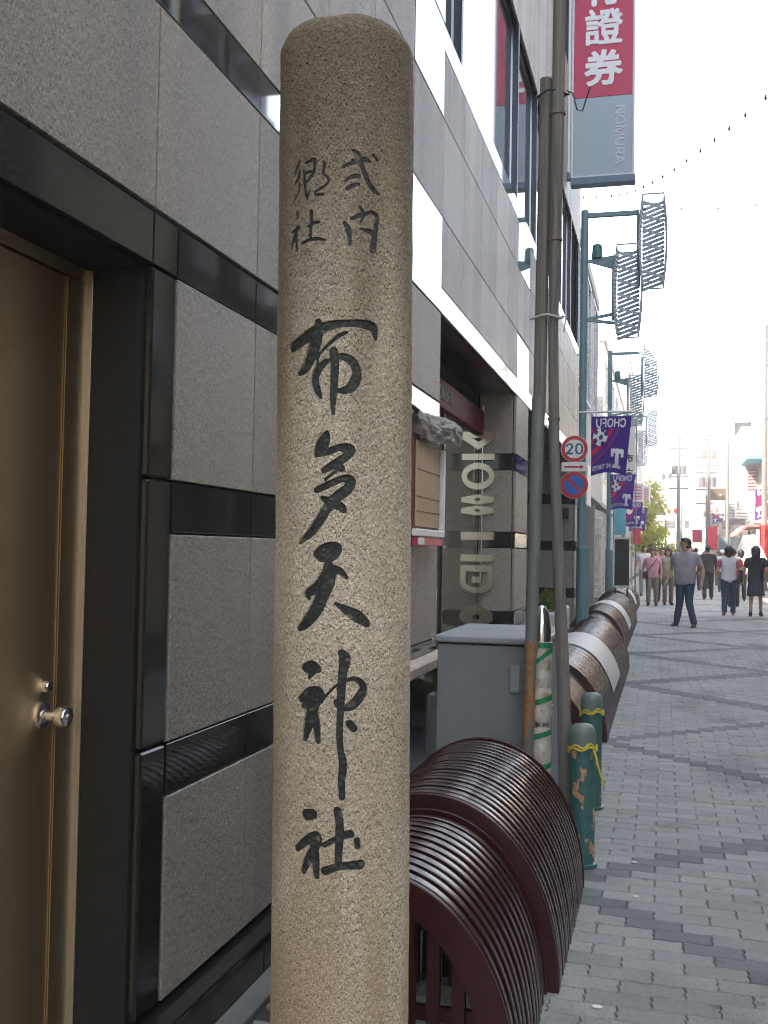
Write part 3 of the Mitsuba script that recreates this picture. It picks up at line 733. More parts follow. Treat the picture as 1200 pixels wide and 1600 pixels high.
def letter_poly(ch, w):
    """The upper half of a letter: the glass that it stands against completes it."""
    t, h = .060, LH
    if ch == 'N': return unary_union([box2(0, 0, t, h), box2(w - t, 0, w, h), Polygon([(0, h), (t * 1.15, h), (w * .5 + t * .62, 0), (w * .5 - t * .62, 0)])])
    if ch == 'O':
        e = lambda a, b: affinity.translate(affinity.scale(Point(0, 0).buffer(1, 32), a, b), w / 2, 0)
        return e(w / 2, h).difference(e(w / 2 - t, h - t * .85)).intersection(box2(0, 0, w, h))
    if ch == 'M':
        q = w / 2 - .004
        return unary_union([Polygon([(o, 0), (o + q, 0), (o + q * .78, h), (o + q * .30, h)], [[(o + q * .30, .002), (o + q * .70, .002), (o + q * .5, .030)]]) for o in (0, w / 2 + .004)])
    if ch == 'U': return unary_union([box2(0, .0, t * 1.25, h), box2(w - t * 1.1, .0, w, h)])
    if ch == 'R':
        b = box2(0, 0, w * .62, h).union(affinity.translate(affinity.scale(Point(0, 0).buffer(1, 32), w * .40, h), w * .60, 0).intersection(box2(0, 0, w, h)))
        c = box2(t, -.01, w * .60, h - t * .9).union(affinity.translate(affinity.scale(Point(0, 0).buffer(1, 24), w * .40 - t * .85, h - t * .9), w * .58, 0))
        return b.difference(c.intersection(box2(0, -.01, w, h))).union(box2(w * .40, 0, w * .62, h * .28))
    return Polygon([(0, 0), (w, 0), (w * .64, h), (w * .36, h)], [[(w * .37, .002), (w * .63, .002), (w * .5, .052)]])


def box2(a, b, c, d): return Polygon([(a, b), (c, b), (c, d), (a, d)])


for ch, zt, ln in (('N', 2.55, .27), ('O', 2.255, .255), ('M', 1.955, .20), ('U', 1.60, .28), ('R', 1.285, .265), ('A', .925, .25)):
    g = letter_poly(ch, ln)
    # baseline at the glass, tops towards the street, reading downwards
    put(ob, 'sign_letter', poly3(g, .035, frame((-1.7025, 9.895, zt), (0, 0, -1), (1, 0, 0)) @ np.diag([1, 1, 1, 1.0])), 'letter_steel', False)
put(ob, 'letter_rod', tube([(-1.665, 9.878, .62), (-1.665, 9.878, 2.80)], .011, 12), 'chrome', 40)
# second bay beyond the pilaster
put(ob, 'soffit', box(-4.5, XW - .03, 10.85, 16.9, 2.905, 2.928), 'brown_granite')
put(ob, 'bay_floor', box(-4.5, XW, 10.85, 16.9, -.02, .010), 'granite')
put(ob, 'bay_glass', box(-2.30, -2.29, 10.86, 16.88, .3, 2.9), 'tinted_glass')
put(ob, 'bay_sill', box(-2.34, -2.22, 10.86, 16.88, .01, .3), 'dark_granite')
for y in (12.3, 13.8, 15.3): put(ob, 'bay_post', box(-2.34, -2.25, y, y + .06, .3, 2.9), 'black_metal')
for c, d, m, nm in ((2.345, 2.903, 'granite', 'granite_panel'), (2.19, 2.34, 'dark_granite', 'polished_band'), (1.605, 2.185, 'granite', 'granite_panel'), (1.455, 1.60, 'dark_granite', 'polished_band'),
                    (.86, 1.45, 'granite', 'granite_panel'), (.71, .855, 'dark_granite', 'polished_band'), (.015, .705, 'granite', 'granite_panel')):
    put(ob, nm, box(-2.28, XW - .028, 16.88, 16.90, c, d, .002), m)
    panel(16.9, 17.3, c, d, m, nm)
put(ob, 'wall_lamp_box', box(-1.62, -1.45, 16.80, 16.88, 1.95, 2.12, .01), 'black_metal')
# the steel service door in its shallow recess
XD = -1.552
dk = f'{ob}__door'
labels[dk] = {'label': 'bronze tinted brushed steel service door'}
put(dk, 'leaf', box(XD - .04, XD, 1.45, 2.488, .01, 2.135), 'bronze_door', uv='yz')
put(dk, 'frame', cat_mesh([box(XD - .05, XD + .004, 2.492, 2.594, .0, 2.14), box(XD - .05, XD + .004, 1.34, 1.446, .0, 2.14), box(XD - .05, XD + .004, 1.34, 2.594, 2.142, 2.178)]), 'bronze_door', uv='yz')
put(dk, 'frame_edge', box(XD - .05, XD + .018, 2.5945, 2.601, .0, 2.178, .001), 'satin_steel')
kn = [(.0001, 0), (.036, 0), (.036, .006), (.030, .011), (.014, .016), (.013, .036), (.020, .040), (.027, .048), (.028, .066), (.024, .074), (.0001, .075)]
Mx = frame((XD, 2.437, .975), (0, 1, 0), (0, 0, 1))
m = lathe(kn, 40); m.apply_transform(Mx); put(dk, 'knob', m, 'chrome', 40)
m = lathe([(.0001, 0), (.008, 0), (.008, .004), (.0001, .004)], 20); m.apply_transform(frame((XD + .0745, 2.437, .975), (0, 1, 0), (0, 0, 1))); put(dk, 'keyhole', m, 'satin_steel')
m = lathe([(.0001, 0), (.017, 0), (.017, .012), (.013, .020), (.0001, .021)], 32); m.apply_transform(frame((XD, 2.437, 1.05), (0, 1, 0), (0, 0, 1))); put(dk, 'lock', m, 'chrome', 40)
put(ob, 'door_head_soffit', box(-1.62, XW - .026, 1.33, 2.60, 2.181, 2.199), 'joint')
put(ob, 'door_step', box(-1.62, XW, 1.33, 2.60, -.02, .005), 'dark_granite')
# kerb stones along the foot of the wall
for a, b in ((1.3, 2.1), (2.1, 2.9), (2.9, 3.7), (3.7, 4.5)):
    put('pavement', 'edging_stone', box(XW + .082, XW + .165, a + .003, b - .003, -.03, .006, .003), 'edge_stone')
# ------------------------------------------------------------------ slatted barrel benches
def arch_pts(a, b, cx, n, p=2.06):
    t = np.linspace(0, math.pi, n)
    c, s = np.cos(t), np.sin(t)
    return np.c_[cx + a * np.sign(c) * np.abs(c) ** (2 / p), b * np.abs(s) ** (2 / p)]


def arch_band(a, b, cx, y0, y1, thick, n=40, cham=.003, t0=None, t1=None):
    """A flat bar bent over the arch: chamfered on its outer edges."""
    o, i, c = arch_pts(a, b, cx, n), arch_pts(a - thick, b - thick, cx, n), arch_pts(a - cham, b - cham, cx, n)
    if t0 is not None: k = slice(int(t0 * n), int(t1 * n)); o, i, c = o[k], i[k], c[k]
    n = len(o)
    sec = [(o, y0 + cham), (o, y1 - cham), (c, y1), (i, y1), (i, y0), (c, y0)]
    V = np.stack([np.c_[q[:, 0], np.full(n, y), q[:, 1]] for q, y in sec], 1).reshape(-1, 3)
    F = []
    for k in range(n - 1):
        for j in range(6):
            j2 = (j + 1) % 6
            F += [[k * 6 + j, k * 6 + j2, (k + 1) * 6 + j2], [k * 6 + j, (k + 1) * 6 + j2, (k + 1) * 6 + j]]
    for k, flip in ((0, False), (n - 1, True)):
        for j in range(1, 5):
            t = [k * 6, k * 6 + j + 1, k * 6 + j]
            F.append(t[::-1] if flip else t)
    m = trimesh.Trimesh(V, F, process=False)
    return m


PITCH = .0585


def bench(label, segs, cx, fine, group='slatted barrel benches along the kerb'):
    bk = thing('slatted_bench', label, 'bench', group)
    for y0, y1, a, b, *cut_ in segs:
        t0, t1 = (0, cut_[0]) if cut_ else (None, None)
        n = int((y1 - y0 - .03) / PITCH)
        sl = []
        for k in range(n):
            y = y0 + .034 + k * PITCH
            j = rng.uniform(-.0015, .0015)
            sl.append(arch_band(a + j, b + j, cx, y, y + .0285, .062, 50 if fine else 22, .003, t0, t1))
        if fine:
            for s in sl: put(bk, 'slat', s, 'maroon_steel', 35)
        else:
            put(bk, 'slats', cat_mesh(sl), 'maroon_steel', 35, kind='stuff')
        put(bk, 'end_arch', arch_band(a, b, cx, y0, y0 + .018, .085, 50, .003, t0, t1), 'maroon_frame', 35)
        put(bk, 'end_arch', arch_band(a, b, cx, y1 - .014, y1, .085, 50, .003, t0, t1), 'maroon_frame', 35)
        for t in (.25, .5, .75):
            q = arch_pts(a - .06, b - .06, cx, 41)[int(t * 40)]
            put(bk, 'stringer', box(q[0] - .02, q[0] + .02, y0 + .02, y1 - .02, q[1] - .035, q[1] - .002), 'maroon_frame')
        for ye in (y0 + .02, y1 - .05):
            xs = np.arange(cx - a + .09, cx + a - .06, .068) if fine else np.linspace(cx - a + .1, cx + a - .1, 3)
            for x in xs:
                if cut_ and x < cx - a * .60: continue
                zt = (b - .07) * (1 - abs((x - cx) / (a - .05)) ** 2.06) ** (1 / 2.06)
                put(bk, 'upright', box(x - .017, x + .017, ye, ye + .03, 0, zt), 'maroon_frame')
            put(bk, 'foot_rail', box(cx - a * (.58 if cut_ else .9), cx + a - .05, ye + .031, ye + .05, .16, .20), 'maroon_frame')
    return bk


bench('dark red slatted barrel bench in two steps right behind the stone pillar', [(2.76, 3.485, .398, .560, .70), (3.49, 4.62, .435, .605)], -.75, True)
bench('slatted barrel bench behind the green bollards, with the largest white sheet over it', [(7.15, 8.12, .40, .56), (8.15, 13.6, .435, .605)], -.835, False)
bench('slatted barrel bench second beyond the bollards with a narrow white sheet', [(14.6, 15.4, .40, .56), (15.45, 22.5, .435, .605)], -.95, False)
bench('farthest slatted barrel bench, beside the standing black board', [(22.9, 24.0, .40, .56), (24.05, 30.4, .435, .605)], -1.06, False)
for cx, y0, y1, lb in ((-.835, 9.55, 10.95, 'large white plastic sheet wrapped over the bench nearest the bollards'), (-.95, 17.5, 18.7, 'white sheet laid over the middle distant bench'), (-1.06, 26.0, 27.3, 'white sheet laid over the farthest bench')):
    m = arch_band(.443, .613, cx, y0, y1, .005, 60, .001, .11, .62)
    m.vertices += np.c_[np.zeros(len(m.vertices)), .02 * (meshkit.noise(m.vertices * 3, 3) - .5), .002 * meshkit.noise(m.vertices * 20, 4)]
    o = put('', 'white_sheet', m, 'white_sheet', 30)
    labels[o] = {'label': lb, 'category': 'sheet'}

# ------------------------------------------------------------------ electrical cabinet
ck = thing('electrical_cabinet', 'grey pebbled steel electrical cabinet with flat lid behind the nearest bench', 'electrical cabinet')
put(ck, 'body', box(-1.09, -.565, 5.2, 6.08, 0, .955, .004), 'cabinet_pebbled')
put(ck, 'lid', box(-1.105, -.55, 5.18, 6.11, .963, .998, .008), 'cabinet_paint')
put(ck, 'lid_gap', box(-1.085, -.57, 5.205, 6.075, .9555, .9625), 'joint')
put(ck, 'latch', box(-.725, -.675, 5.182, 5.199, .73, .86, .004), 'cabinet_paint')
put(ck, 'hinge', box(-.652, -.644, 5.188, 5.199, .42, .68), 'satin_steel')
put(ck, 'door_seam', box(-.640, -.634, 5.1985, 5.2015, .04, .93), 'joint')
put(ck, 'side_latch', box(-.5645, -.556, 5.6, 5.66, .5, .62, .003), 'cabinet_paint')
# planter with flowers squeezed between wall and cabinet
pk = thing('flower_planter', 'small pale planter of flowers between the cabinet and the wall', 'planter')
put(pk, 'box', box(-1.32, -1.13, 6.6, 7.2, 0, .50, .01), 'planter_white')
put(pk, 'foliage', leaves([(-1.22, y, .58 + .08 * (k % 2)) for k, y in enumerate(np.linspace(6.62, 7.15, 7))], .07, 40, .11, 3), 'leaf')
put(pk, 'flower', leaves([(-1.20, 6.7, .62), (-1.18, 6.95, .66)], .05, 16, .05, 4), 'petal_red')
put(pk, 'flower', leaves([(-1.22, 6.62, .72), (-1.2, 7.1, .7)], .05, 16, .05, 5), 'petal_white')

# ------------------------------------------------------------------ notice board on the wall
nk = thing('notice_board', 'wooden notice board under crumpled clear plastic beside the entrance', 'notice board')
put(nk, 'back_box', box(XW + .003, XW + .05, 5.52, 6.22, 1.50, 2.06, .004), 'board_frame')
put(nk, 'board', box(XW + .051, XW + .062, 5.58, 6.18, 1.55, 2.02, .002), 'brown_board')
for z in (1.63, 1.71, 1.86): put(nk, 'fold_strip', box(XW + .0622, XW + .0645, 5.58, 6.18, z, z + .006), 'board_frame')
put(nk, 'lower_frame', box(XW + .05, XW + .085, 5.52, 6.24, 1.495, 1.535, .004), 'white_paint')
put(nk, 'side_frame', box(XW + .05, XW + .085, 6.20, 6.24, 1.536, 2.02, .004), 'white_paint')
put(nk, 'label_strip', box(XW + .05, XW + .078, 5.54, 6.22, 1.445, 1.490, .002), 'sign_red')
put(nk, 'label_tag', box(XW + .0785, XW + .081, 5.56, 5.70, 1.45, 1.488), 'white_paint')
g = np.stack(np.meshgrid(np.linspace(0, 1, 40), np.linspace(0, 1, 24), indexing='ij'), -1).reshape(-1, 2)
u, w = g[:, 0], g[:, 1]
pp = np.c_[XW + .012 + .12 * np.sin(w * 2.0) * (.7 + .5 * u), 5.45 + .98 * u, 2.215 - .17 * w ** 1.6 - .02 * np.sin(u * 5)]
nz = meshkit.fbm(np.c_[u * 9, w * 5, u * 0], 4, 9) - .5
pp += nz[:, None] * np.array([.05, .02, .035])
ff = [[i * 24 + j, (i + 1) * 24 + j, (i + 1) * 24 + j + 1] for i in range(39) for j in range(23)] + [[i * 24 + j, (i + 1) * 24 + j + 1, i * 24 + j + 1] for i in range(39) for j in range(23)]
put(nk, 'plastic_cover', trimesh.Trimesh(pp, ff, process=False), 'grey_plastic', False)

# ------------------------------------------------------------------ posts in front of the cabinet
pk = thing('leaning_post', 'leaning wooden post sleeved in grey-green pipe, with a sawn-off top', 'pole', None)
put(pk, 'wooden_post', tube([(-.575, 5.0, 2.08), (-.572, 5.01, 2.5), (-.562, 5.02, 3.69)], [.030, .030, .030], 14), 'old_wood', 40)
put(pk, 'pipe_sleeve', tube([(-.618, 5.0, 0), (-.600, 5.0, .98), (-.578, 5.0, 2.15)], [.026, .028, .032], 16), 'pipe', 40)
put(pk, 'sleeve_collar', tube([(-.6, 5.0, .965), (-.5995, 5.0, .985)], .031, 16), 'pipe', 40)
pk = thing('leaning_post', 'taller leaning wooden post that rises out of view, right of the sawn-off one', 'pole')
pts = [(-.425, 5.02, 0), (-.448, 5.02, .8), (-.480, 5.02, 1.4), (-.506, 5.02, 1.95), (-.514, 5.0, 2.5), (-.503, 4.98, 3.3), (-.497, 4.97, 4.3), (-.492, 4.97, 5.2)]
put(pk, 'shaft', tube(pts, [.033, .031, .027, .025, .024, .030, .030, .029], 14), 'old_wood', 40)
for k, (z, r) in enumerate(((1.2, .031), (2.05, .029), (2.9, .032), (3.5, .036))):
    i = np.interp(z, [p[2] for p in pts], range(len(pts))); a = pts[int(i)]; b = pts[min(int(i) + 1, len(pts) - 1)]; f = i - int(i)
    c = np.array(a) * (1 - f) + np.array(b) * f
    put(pk, 'node_ring', tube([c - [0, 0, .006], c + [0, 0, .006]], r * 1.05, 14), 'old_wood', 40)


def ring_path(cx, cy, z, rx, ry, n=28, wob=.004, turns=1.0):
    return [(cx + rx * math.cos(t), cy + ry * math.sin(t), z + wob * math.sin(3 * t)) for t in np.linspace(0, 2 * math.pi * turns, int(n * turns))]


wk = put('', 'wire_tie', cat_mesh([tube(ring_path(-.530, 5.0, 3.60, .078, .048, wob=.01, turns=2.1), .0055, 6), tube([(-.46, 4.96, 3.6), (-.43, 4.95, 3.58), (-.41, 4.95, 3.50), (-.385, 4.95, 3.49), (-.37, 4.95, 3.54), (-.35, 4.95, 3.60)], .0035, 6)]), 'wire', 60)
labels[wk] = {'label': 'dark wire with a loose curl binding the two posts near their top', 'category': 'wire'}
wk = put('', 'wire_tie', cat_mesh([tube(ring_path(-.545, 5.0, 2.53, .076, .048, wob=.006, turns=1.6), .006, 6), tube([(-.47, 4.96, 2.53), (-.45, 4.95, 2.52), (-.46, 4.95, 2.45)], .004, 6)]), 'pale_wire', 60)
labels[wk] = {'label': 'pale wire binding the two posts lower down, level with the street lamp arms', 'category': 'wire'}
# wrapped bollard with a bright dome
bk = thing('wrapped_post', 'domed steel post wrapped in plastic sheeting and green tape before the cabinet', 'post')
m = lathe([(.0001, 0), (.050, 0), (.048, .99), (.048, 1.03), (.046, 1.075), (.036, 1.13), (.020, 1.158), (.0001, 1.165)], 40, (-.566, 5.12, 0)); put(bk, 'steel_post', m, 'chrome', 50)
pr = [(.0515 + .004 * math.sin(z * 50) * math.sin(z * 23), z) for z in np.linspace(0, .99, 80)]
m = lathe(pr + [(.0492, .992)], 40); vv = m.vertices; an = np.arctan2(vv[:, 1], vv[:, 0])
vv[:, :2] *= (1 + .06 * (meshkit.fbm(np.c_[np.cos(an) * 5, np.sin(an) * 5, vv[:, 2] * 10 + np.sin(an)], 3, 2) - .5))[:, None]
m.vertices = vv; m.apply_translation([-.566, 5.12, 0]); put(bk, 'plastic_wrap', m, 'vinyl_wrap', 50)


def tape(z0, z1, r, w=.026):
    t = np.linspace(-math.pi * .5, math.pi * 1.5, 44)
    V = []
    for a in t:
        f = (a + math.pi / 2) / (2 * math.pi)
        z = z0 + (z1 - z0) * (0.5 + 0.5 * math.cos(a))
        V += [(-.566 + r * math.cos(a), 5.12 + r * math.sin(a), z - w / 2), (-.566 + r * math.cos(a), 5.12 + r * math.sin(a), z + w / 2)]
    F = []
    for i in range(len(t) - 1):
        F += [[2 * i, 2 * i + 2, 2 * i + 3], [2 * i, 2 * i + 3, 2 * i + 1]]
    return trimesh.Trimesh(V, F, process=False)


for z0, z1 in ((.98, .975), (.865, .955), (.69, .73), (.53, .565), (.375, .41), (.22, .26)): put(bk, 'tape', tape(z0, z1, .0555), 'green_tape', True)

# ------------------------------------------------------------------ bollards
for (x, y, lb) in ((-.352, 4.94, 'front green bollard with chipped rusty paint and a loose yellow rope end'), (-.383, 6.05, 'rear green bollard, half hidden behind the front one')):
    bk = thing('bollard', lb, 'bollard', 'green bollards beside the benches')
    m = lathe([(.0001, 0), (.058, 0), (.058, .535), (.0001, .536)], 36, (x, y, 0)); put(bk, 'post', m, 'bollard_paint', 40)
    m = lathe([(.0001, .536), (.0585, .537), (.061, .545), (.061, .60), (.055, .622), (.035, .637), (.0001, .642)], 36, (x, y, 0)); put(bk, 'cap', m, 'bollard_cap', 40)
    put(bk, 'base_flange', lathe([(.0001, 0), (.072, 0), (.072, .014), (.060, .018), (.0001, .018)], 30, (x, y, 0)), 'bollard_paint', 40)
    ps = [(x + .064 * math.cos(t), y + .064 * math.sin(t), .535 - .035 * (0.5 - 0.5 * math.cos(t + 1.2)) + .008 * math.sin(5 * t)) for t in np.linspace(-math.pi, math.pi, 40)]
    rk = [tube(ps, .006, 7), tube([(p[0], p[1], p[2] + .012 + .004 * math.sin(i)) for i, p in enumerate(ps)], .005, 7)]
    if y < 5.5: rk += [tube([(x + .052, y - .045, .53), (x + .064, y - .05, .50), (x + .072, y - .045, .46), (x + .092, y - .04, .40), (x + .105, y - .04, .37)], [.006, .006, .006, .005, .003], 7)]
    o = put('', 'yellow_rope', cat_mesh(rk), 'yellow_rope', 60)
    labels[o] = {'label': 'yellow rope knotted round the ' + ('front bollard with its end hanging down' if y < 5.5 else 'rear bollard'), 'category': 'rope'}

# ------------------------------------------------------------------ vertical bank sign
YS = 14.9
sk = thing('hanging_bank_sign', 'tall red and grey vertical bank sign hanging out from the upper wall', 'sign')
x0, x1, zb, zm, zt = -1.277, -.469, 6.693, 7.806, 13.2
put(sk, 'red_panel', box(x0, x1, YS - .06, YS + .06, zm + .004, zt, .003), 'sign_red')
put(sk, 'grey_panel', box(x0, x1, YS - .06, YS + .06, zb, zm, .003), 'sign_grey')
put(sk, 'lower_frame', box(x0 - .03, x1 + .05, YS - .09, YS + .09, zb - .12, zb - .015, .006), 'frame_blue')
put(sk, 'lower_trim', box(x0 - .02, x1 + .03, YS - .08, YS + .08, zb - .014, zb - .001), 'white_paint')
put(sk, 'side_frame', box(x1 + .001, x1 + .03, YS - .07, YS + .07, zb, zt, .003), 'sign_frame')
put(sk, 'side_frame', box(x0 - .032, x0 - .001, YS - .07, YS + .07, zb, zt, .003), 'sign_frame')
put(sk, 'mounting_post', box(x0 - .078, x0 - .04, YS - .05, YS + .05, zb + .08, zt, .003), 'white_paint')
put(sk, 'mounting_foot', box(x0 - .08, x0 - .034, YS - .05, YS + .05, zb - .02, zb + .075, .003), 'frame_blue')
for z in (7.4, 9.5, 11.5): put(sk, 'bracket', box(XW, x0 - .079, YS - .03, YS + .03, z, z + .06), 'frame_blue')
for kj, zc in ((2, 8.222), (1, 8.803), (0, 9.364)):
    put(sk, 'character', poly3(kanji(KANJI[kj], .522), .012, FACE_Y(-.871, YS - .0605, zc)), 'sign_letter')
put(sk, 'lettering', text('NOMURA', .131, frame((-.634, YS - .0605, 7.245), (0, 0, -1), (1, 0, 0)), .008, False, True, 1.05), 'sign_frame')

# ------------------------------------------------------------------ street lamps
def lattice(c, w, d, h, tiltx):
    """An open lantern shade: two curved cheeks of slats."""
    ms = []
    n = int(h / .058)
    for side in (-1, 1):
        for k in range(n):
            z = -h / 2 + (k + .5) * h / n
            bulge = w / 2 * (0.75 + 0.25 * math.cos(z / h * math.pi))
            ms.append(obox((side * bulge, -d / 2, z - .03), (side * bulge * .92, d / 2, z + .035), .012, .046))
        for y in (-d / 2, 0, d / 2):
            ms.append(tube([(side * w / 2 * (0.75 + 0.25 * math.cos(z / h * math.pi)), y, z) for z in np.linspace(-h / 2, h / 2, 9)], .009, 6))
    for z in (-h / 2, h / 2):
        for y in (-d / 2, d / 2): ms.append(obox((-w * .38, y, z), (w * .38, y, z), .016, .016))
    for k in range(n):
        z = -h / 2 + (k + .5) * h / n
        ms.append(obox((-w * .40, d / 2, z - .05), (w * .40, d / 2, z + .05), .040, .012, up=(0, 1, 0)))
        if k % 3 == 1: ms.append(obox((-w * .36, -d / 2, z + .05), (w * .36, -d / 2, z - .04), .034, .012, up=(0, 1, 0)))
    m = cat_mesh(ms)
    M = trimesh.transformations.rotation_matrix(tiltx, [1, 0, 0]); M[:3, 3] = c
    m.apply_transform(M)
    return m


def lamp(x, y, label):
    k = thing('street_lamp', label, 'street lamp', 'street lamps with lattice shades')
    put(k, 'pole', tube([(x, y, 1.4), (x, y, 6.06)], .050, 20), 'lamp_paint', 40)
    put(k, 'pole_base', tube([(x + .02, y, 0), (x + .02, y, 1.47)], .085, 20), 'lamp_paint', 40)
    put(k, 'pole_collar', lathe([(.0001, 1.44), (.092, 1.44), (.092, 1.49), (.0001, 1.50)], 20, (x + .02, y, 0)), 'lamp_paint', 40)
    put(k, 'upper_arm', box(x + .04, x + .72, y - .03, y + .03, 5.965, 6.02), 'lamp_paint')
    put(k, 'outer_post', box(x + .69, x + .735, y - .03, y + .03, 5.0, 5.963), 'lamp_paint')
    put(k, 'middle_arm', poly3(Polygon([(0, 0), (.36, .05), (.36, -.14), (0, -.02)]), .05, frame((x + .045, y + .025, 5.38), (1, 0, 0), (0, 0, 1))), 'lamp_paint')
    put(k, 'inner_post', box(x + .37, x + .42, y - .03, y + .03, 4.55, 5.42), 'lamp_paint')
    put(k, 'lower_arm', cat_mesh([obox((x + .04, y, 4.575), (x + .42, y, 4.64), .04, .035), obox((x + .04, y, 4.565), (x + .42, y, 4.51), .04, .035)]), 'lamp_paint')
    put(k, 'lamp_cap', lathe([(.0001, 0), (.075, 0), (.062, .17), (.05, .185), (.0001, .19)], 20, (x + .17, y, 5.40)), 'lamp_cap', 40)
    put(k, 'lattice_shade', lattice((x + .90, y + .05, 5.60), .36, .5, 1.15, .05), 'lattice_paint')
    put(k, 'lattice_shade', lattice((x + .58, y - .05, 4.92), .36, .5, 1.15, .05), 'lattice_paint')
    return k


lamp(-1.07, 14.4, 'nearest blue-green street lamp, the one that carries the round traffic signs')
lamp(-1.22, 24.6, 'second blue-green street lamp, behind the nearest banner')
lamp(-1.30, 36.0, 'third street lamp, faint, above the distant left shops')

# traffic signs on the first lamp
def disc_sign(name, label, z, r, build):
    k = thing(name, label, 'traffic sign')
    build(k, -1.165, 14.28, z, r)
    put(k, 'clamp', box(-1.155, -1.08, 14.29, 14.36, z - .025, z + .025), 'satin_steel')
    return k


def disc(r, y0, y1, x, z, n=48):
    m = trimesh.creation.cylinder(r, y1 - y0, sections=n); m.apply_transform(trimesh.transformations.rotation_matrix(math.pi / 2, [1, 0, 0])); m.apply_translation([x, (y0 + y1) / 2, z]); return m


def ring(r0, r1, y0, y1, x, z, n=48):
    p = Point(0, 0).buffer(r1, 16).difference(Point(0, 0).buffer(r0, 16))
    return poly3(p, y1 - y0, FACE_Y(x, y1, z))


def s20(k, x, y, z, r):
    put(k, 'plate', disc(r, y, y + .012, x, z), 'road_white'); put(k, 'red_ring', ring(r * .70, r * .96, y - .005, y - .0005, x, z), 'road_red')
    put(k, 'number', text('20', r * .78, FACE_Y(x, y - .0005, z), .004, True), 'road_navy')


def snp(k, x, y, z, r):
    put(k, 'plate', disc(r, y, y + .012, x, z), 'road_white'); put(k, 'blue_disc', disc(r * .74, y - .004, y - .0005, x, z), 'road_blue')
    put(k, 'red_ring', ring(r * .70, r * .97, y - .0075, y - .0045, x, z), 'road_red')
    b = box(-r * .75, r * .75, -.001, .0, -r * .11, r * .11); b.apply_transform(trimesh.transformations.rotation_matrix(math.pi / 4, [0, 1, 0])); b.apply_translation([x, y - .0047, z]); put(k, 'red_bar', b, 'road_red')


disc_sign('speed_limit_sign', 'round red and white 20 speed limit sign, uppermost on the lamp', 2.81, .182, s20)
k = thing('arrow_plate', 'small white plate with red arrow between the two round signs', 'traffic sign')
put(k, 'plate', box(-1.335, -1.005, 14.27, 14.285, 2.505, 2.63, .003), 'road_white')
put(k, 'arrow', poly3(unary_union([box2(-.13, -.011, .09, .011), Polygon([(.085, -.032), (.135, 0), (.085, .032)])]), .004, FACE_Y(-1.17, 14.2695, 2.567)), 'road_red')
disc_sign('no_parking_sign', 'round blue and red no parking sign, lowest on the lamp', 2.325, .188, snp)

# ------------------------------------------------------------------ banners
def banner(x, y, zt, w, h, label, lampname, skew=.08, detail=True, face=-1):
    k = thing('street_banner', label, 'banner', None)
    put(k, 'cross_bar', tube([(x - .17, y, zt + .06), (x + w + .03, y, zt + .06)], .014, 8), 'white_paint', 40)
    def warp(uv, off):
        u, v = uv[:, 0], uv[:, 1]              # u 0..1 across, v 0..1 upwards
        yy = .05 * np.sin(u * 5 + (1 - v) * 2.2) * (1.15 - v) + .03 * np.sin(v * 6 + u * 3) * (1 - v)
        return np.c_[x + w * u * (1 - .10 * (1 - v)) - .02 * (1 - v) * u, y + yy + off, zt - h * (1 - v) * (1 - .06 * np.sin(u * 3)) + .0 * u]
    n = 24
    g = np.stack(np.meshgrid(np.linspace(0, 1, n), np.linspace(0, 1, n), indexing='ij'), -1).reshape(-1, 2)
    f = [[i * n + j, (i + 1) * n + j, (i + 1) * n + j + 1] for i in range(n - 1) for j in range(n - 1)] + [[i * n + j, (i + 1) * n + j + 1, i * n + j + 1] for i in range(n - 1) for j in range(n - 1)]
    put(k, 'cloth', trimesh.Trimesh(warp(g, 0), f, process=False), 'banner_cloth', True, uv=g)
    def on(mesh, m, name):
        v = mesh.vertices.copy()
        mesh.vertices = warp(np.c_[v[:, 0], v[:, 1]], np.where(v[:, 2] > v[:, 2].mean(), .0035, -.0035))
        put(k, name, mesh, m)
    def word(t, hgt, cu, cv, sx, m, name, rot=0):
        q = meshkit.text_mesh(t, 1.0, .01, True); c = q.bounds.mean(0); q.apply_translation(-c)
        q.vertices[:, 0] *= hgt * sx * (1 if face > 0 else -1); q.vertices[:, 1] *= hgt
        if rot: q.apply_transform(trimesh.transformations.rotation_matrix(rot, [0, 0, 1]))
        if face < 0: q.faces = q.faces[:, ::-1]
        q.apply_translation([cu, cv, 0]); q = q.subdivide()
        on(q, m, name)
    word('CHOFU', .15, .5, .885, 1.05, 'banner_ball', 'lettering')
    bx = poly3(affinity.scale(Point(0, 0).buffer(1, 12), .19, .155), .01); bx.apply_translation([.24 if face < 0 else .76, .645, 0]); bx = bx.subdivide(); on(bx, 'banner_ball', 'ball')
    if detail:
        for q, (du, dv) in enumerate(((.02, -.01), (.145, .05), (-.11, .085), (.07, -.125), (-.13, -.06), (.06, .12))):
            pp_ = poly3(Polygon([(.062 * math.cos(t), .050 * math.sin(t)) for t in np.linspace(0, 2 * math.pi, 6)[:-1] + .3]), .016); pp_.apply_translation([(.24 if face < 0 else .76) + du, .645 + dv, -.003]); v = pp_.vertices.copy()
            pp_.vertices = warp(v[:, :2], np.where(v[:, 2] > v[:, 2].mean(), .006, -.006)); put(k, 'ball_patch', pp_, 'banner_navy')
    tp = poly3(unary_union([box2(-.05, -.17, .05, .17), box2(-.17, .09, .17, .17), box2(-.17, .03, -.10, .17), box2(.10, .03, .17, .17), box2(-.11, -.17, .11, -.115)]), .01); tp = tp.subdivide(); tp.apply_translation([.72 if face < 0 else .28, .25, 0]); on(tp, 'banner_ball', 'letter')
    word('FC TOKYO', .075, .30 if face < 0 else .7, .115, 1.0, 'banner_ball', 'lettering')
    return k


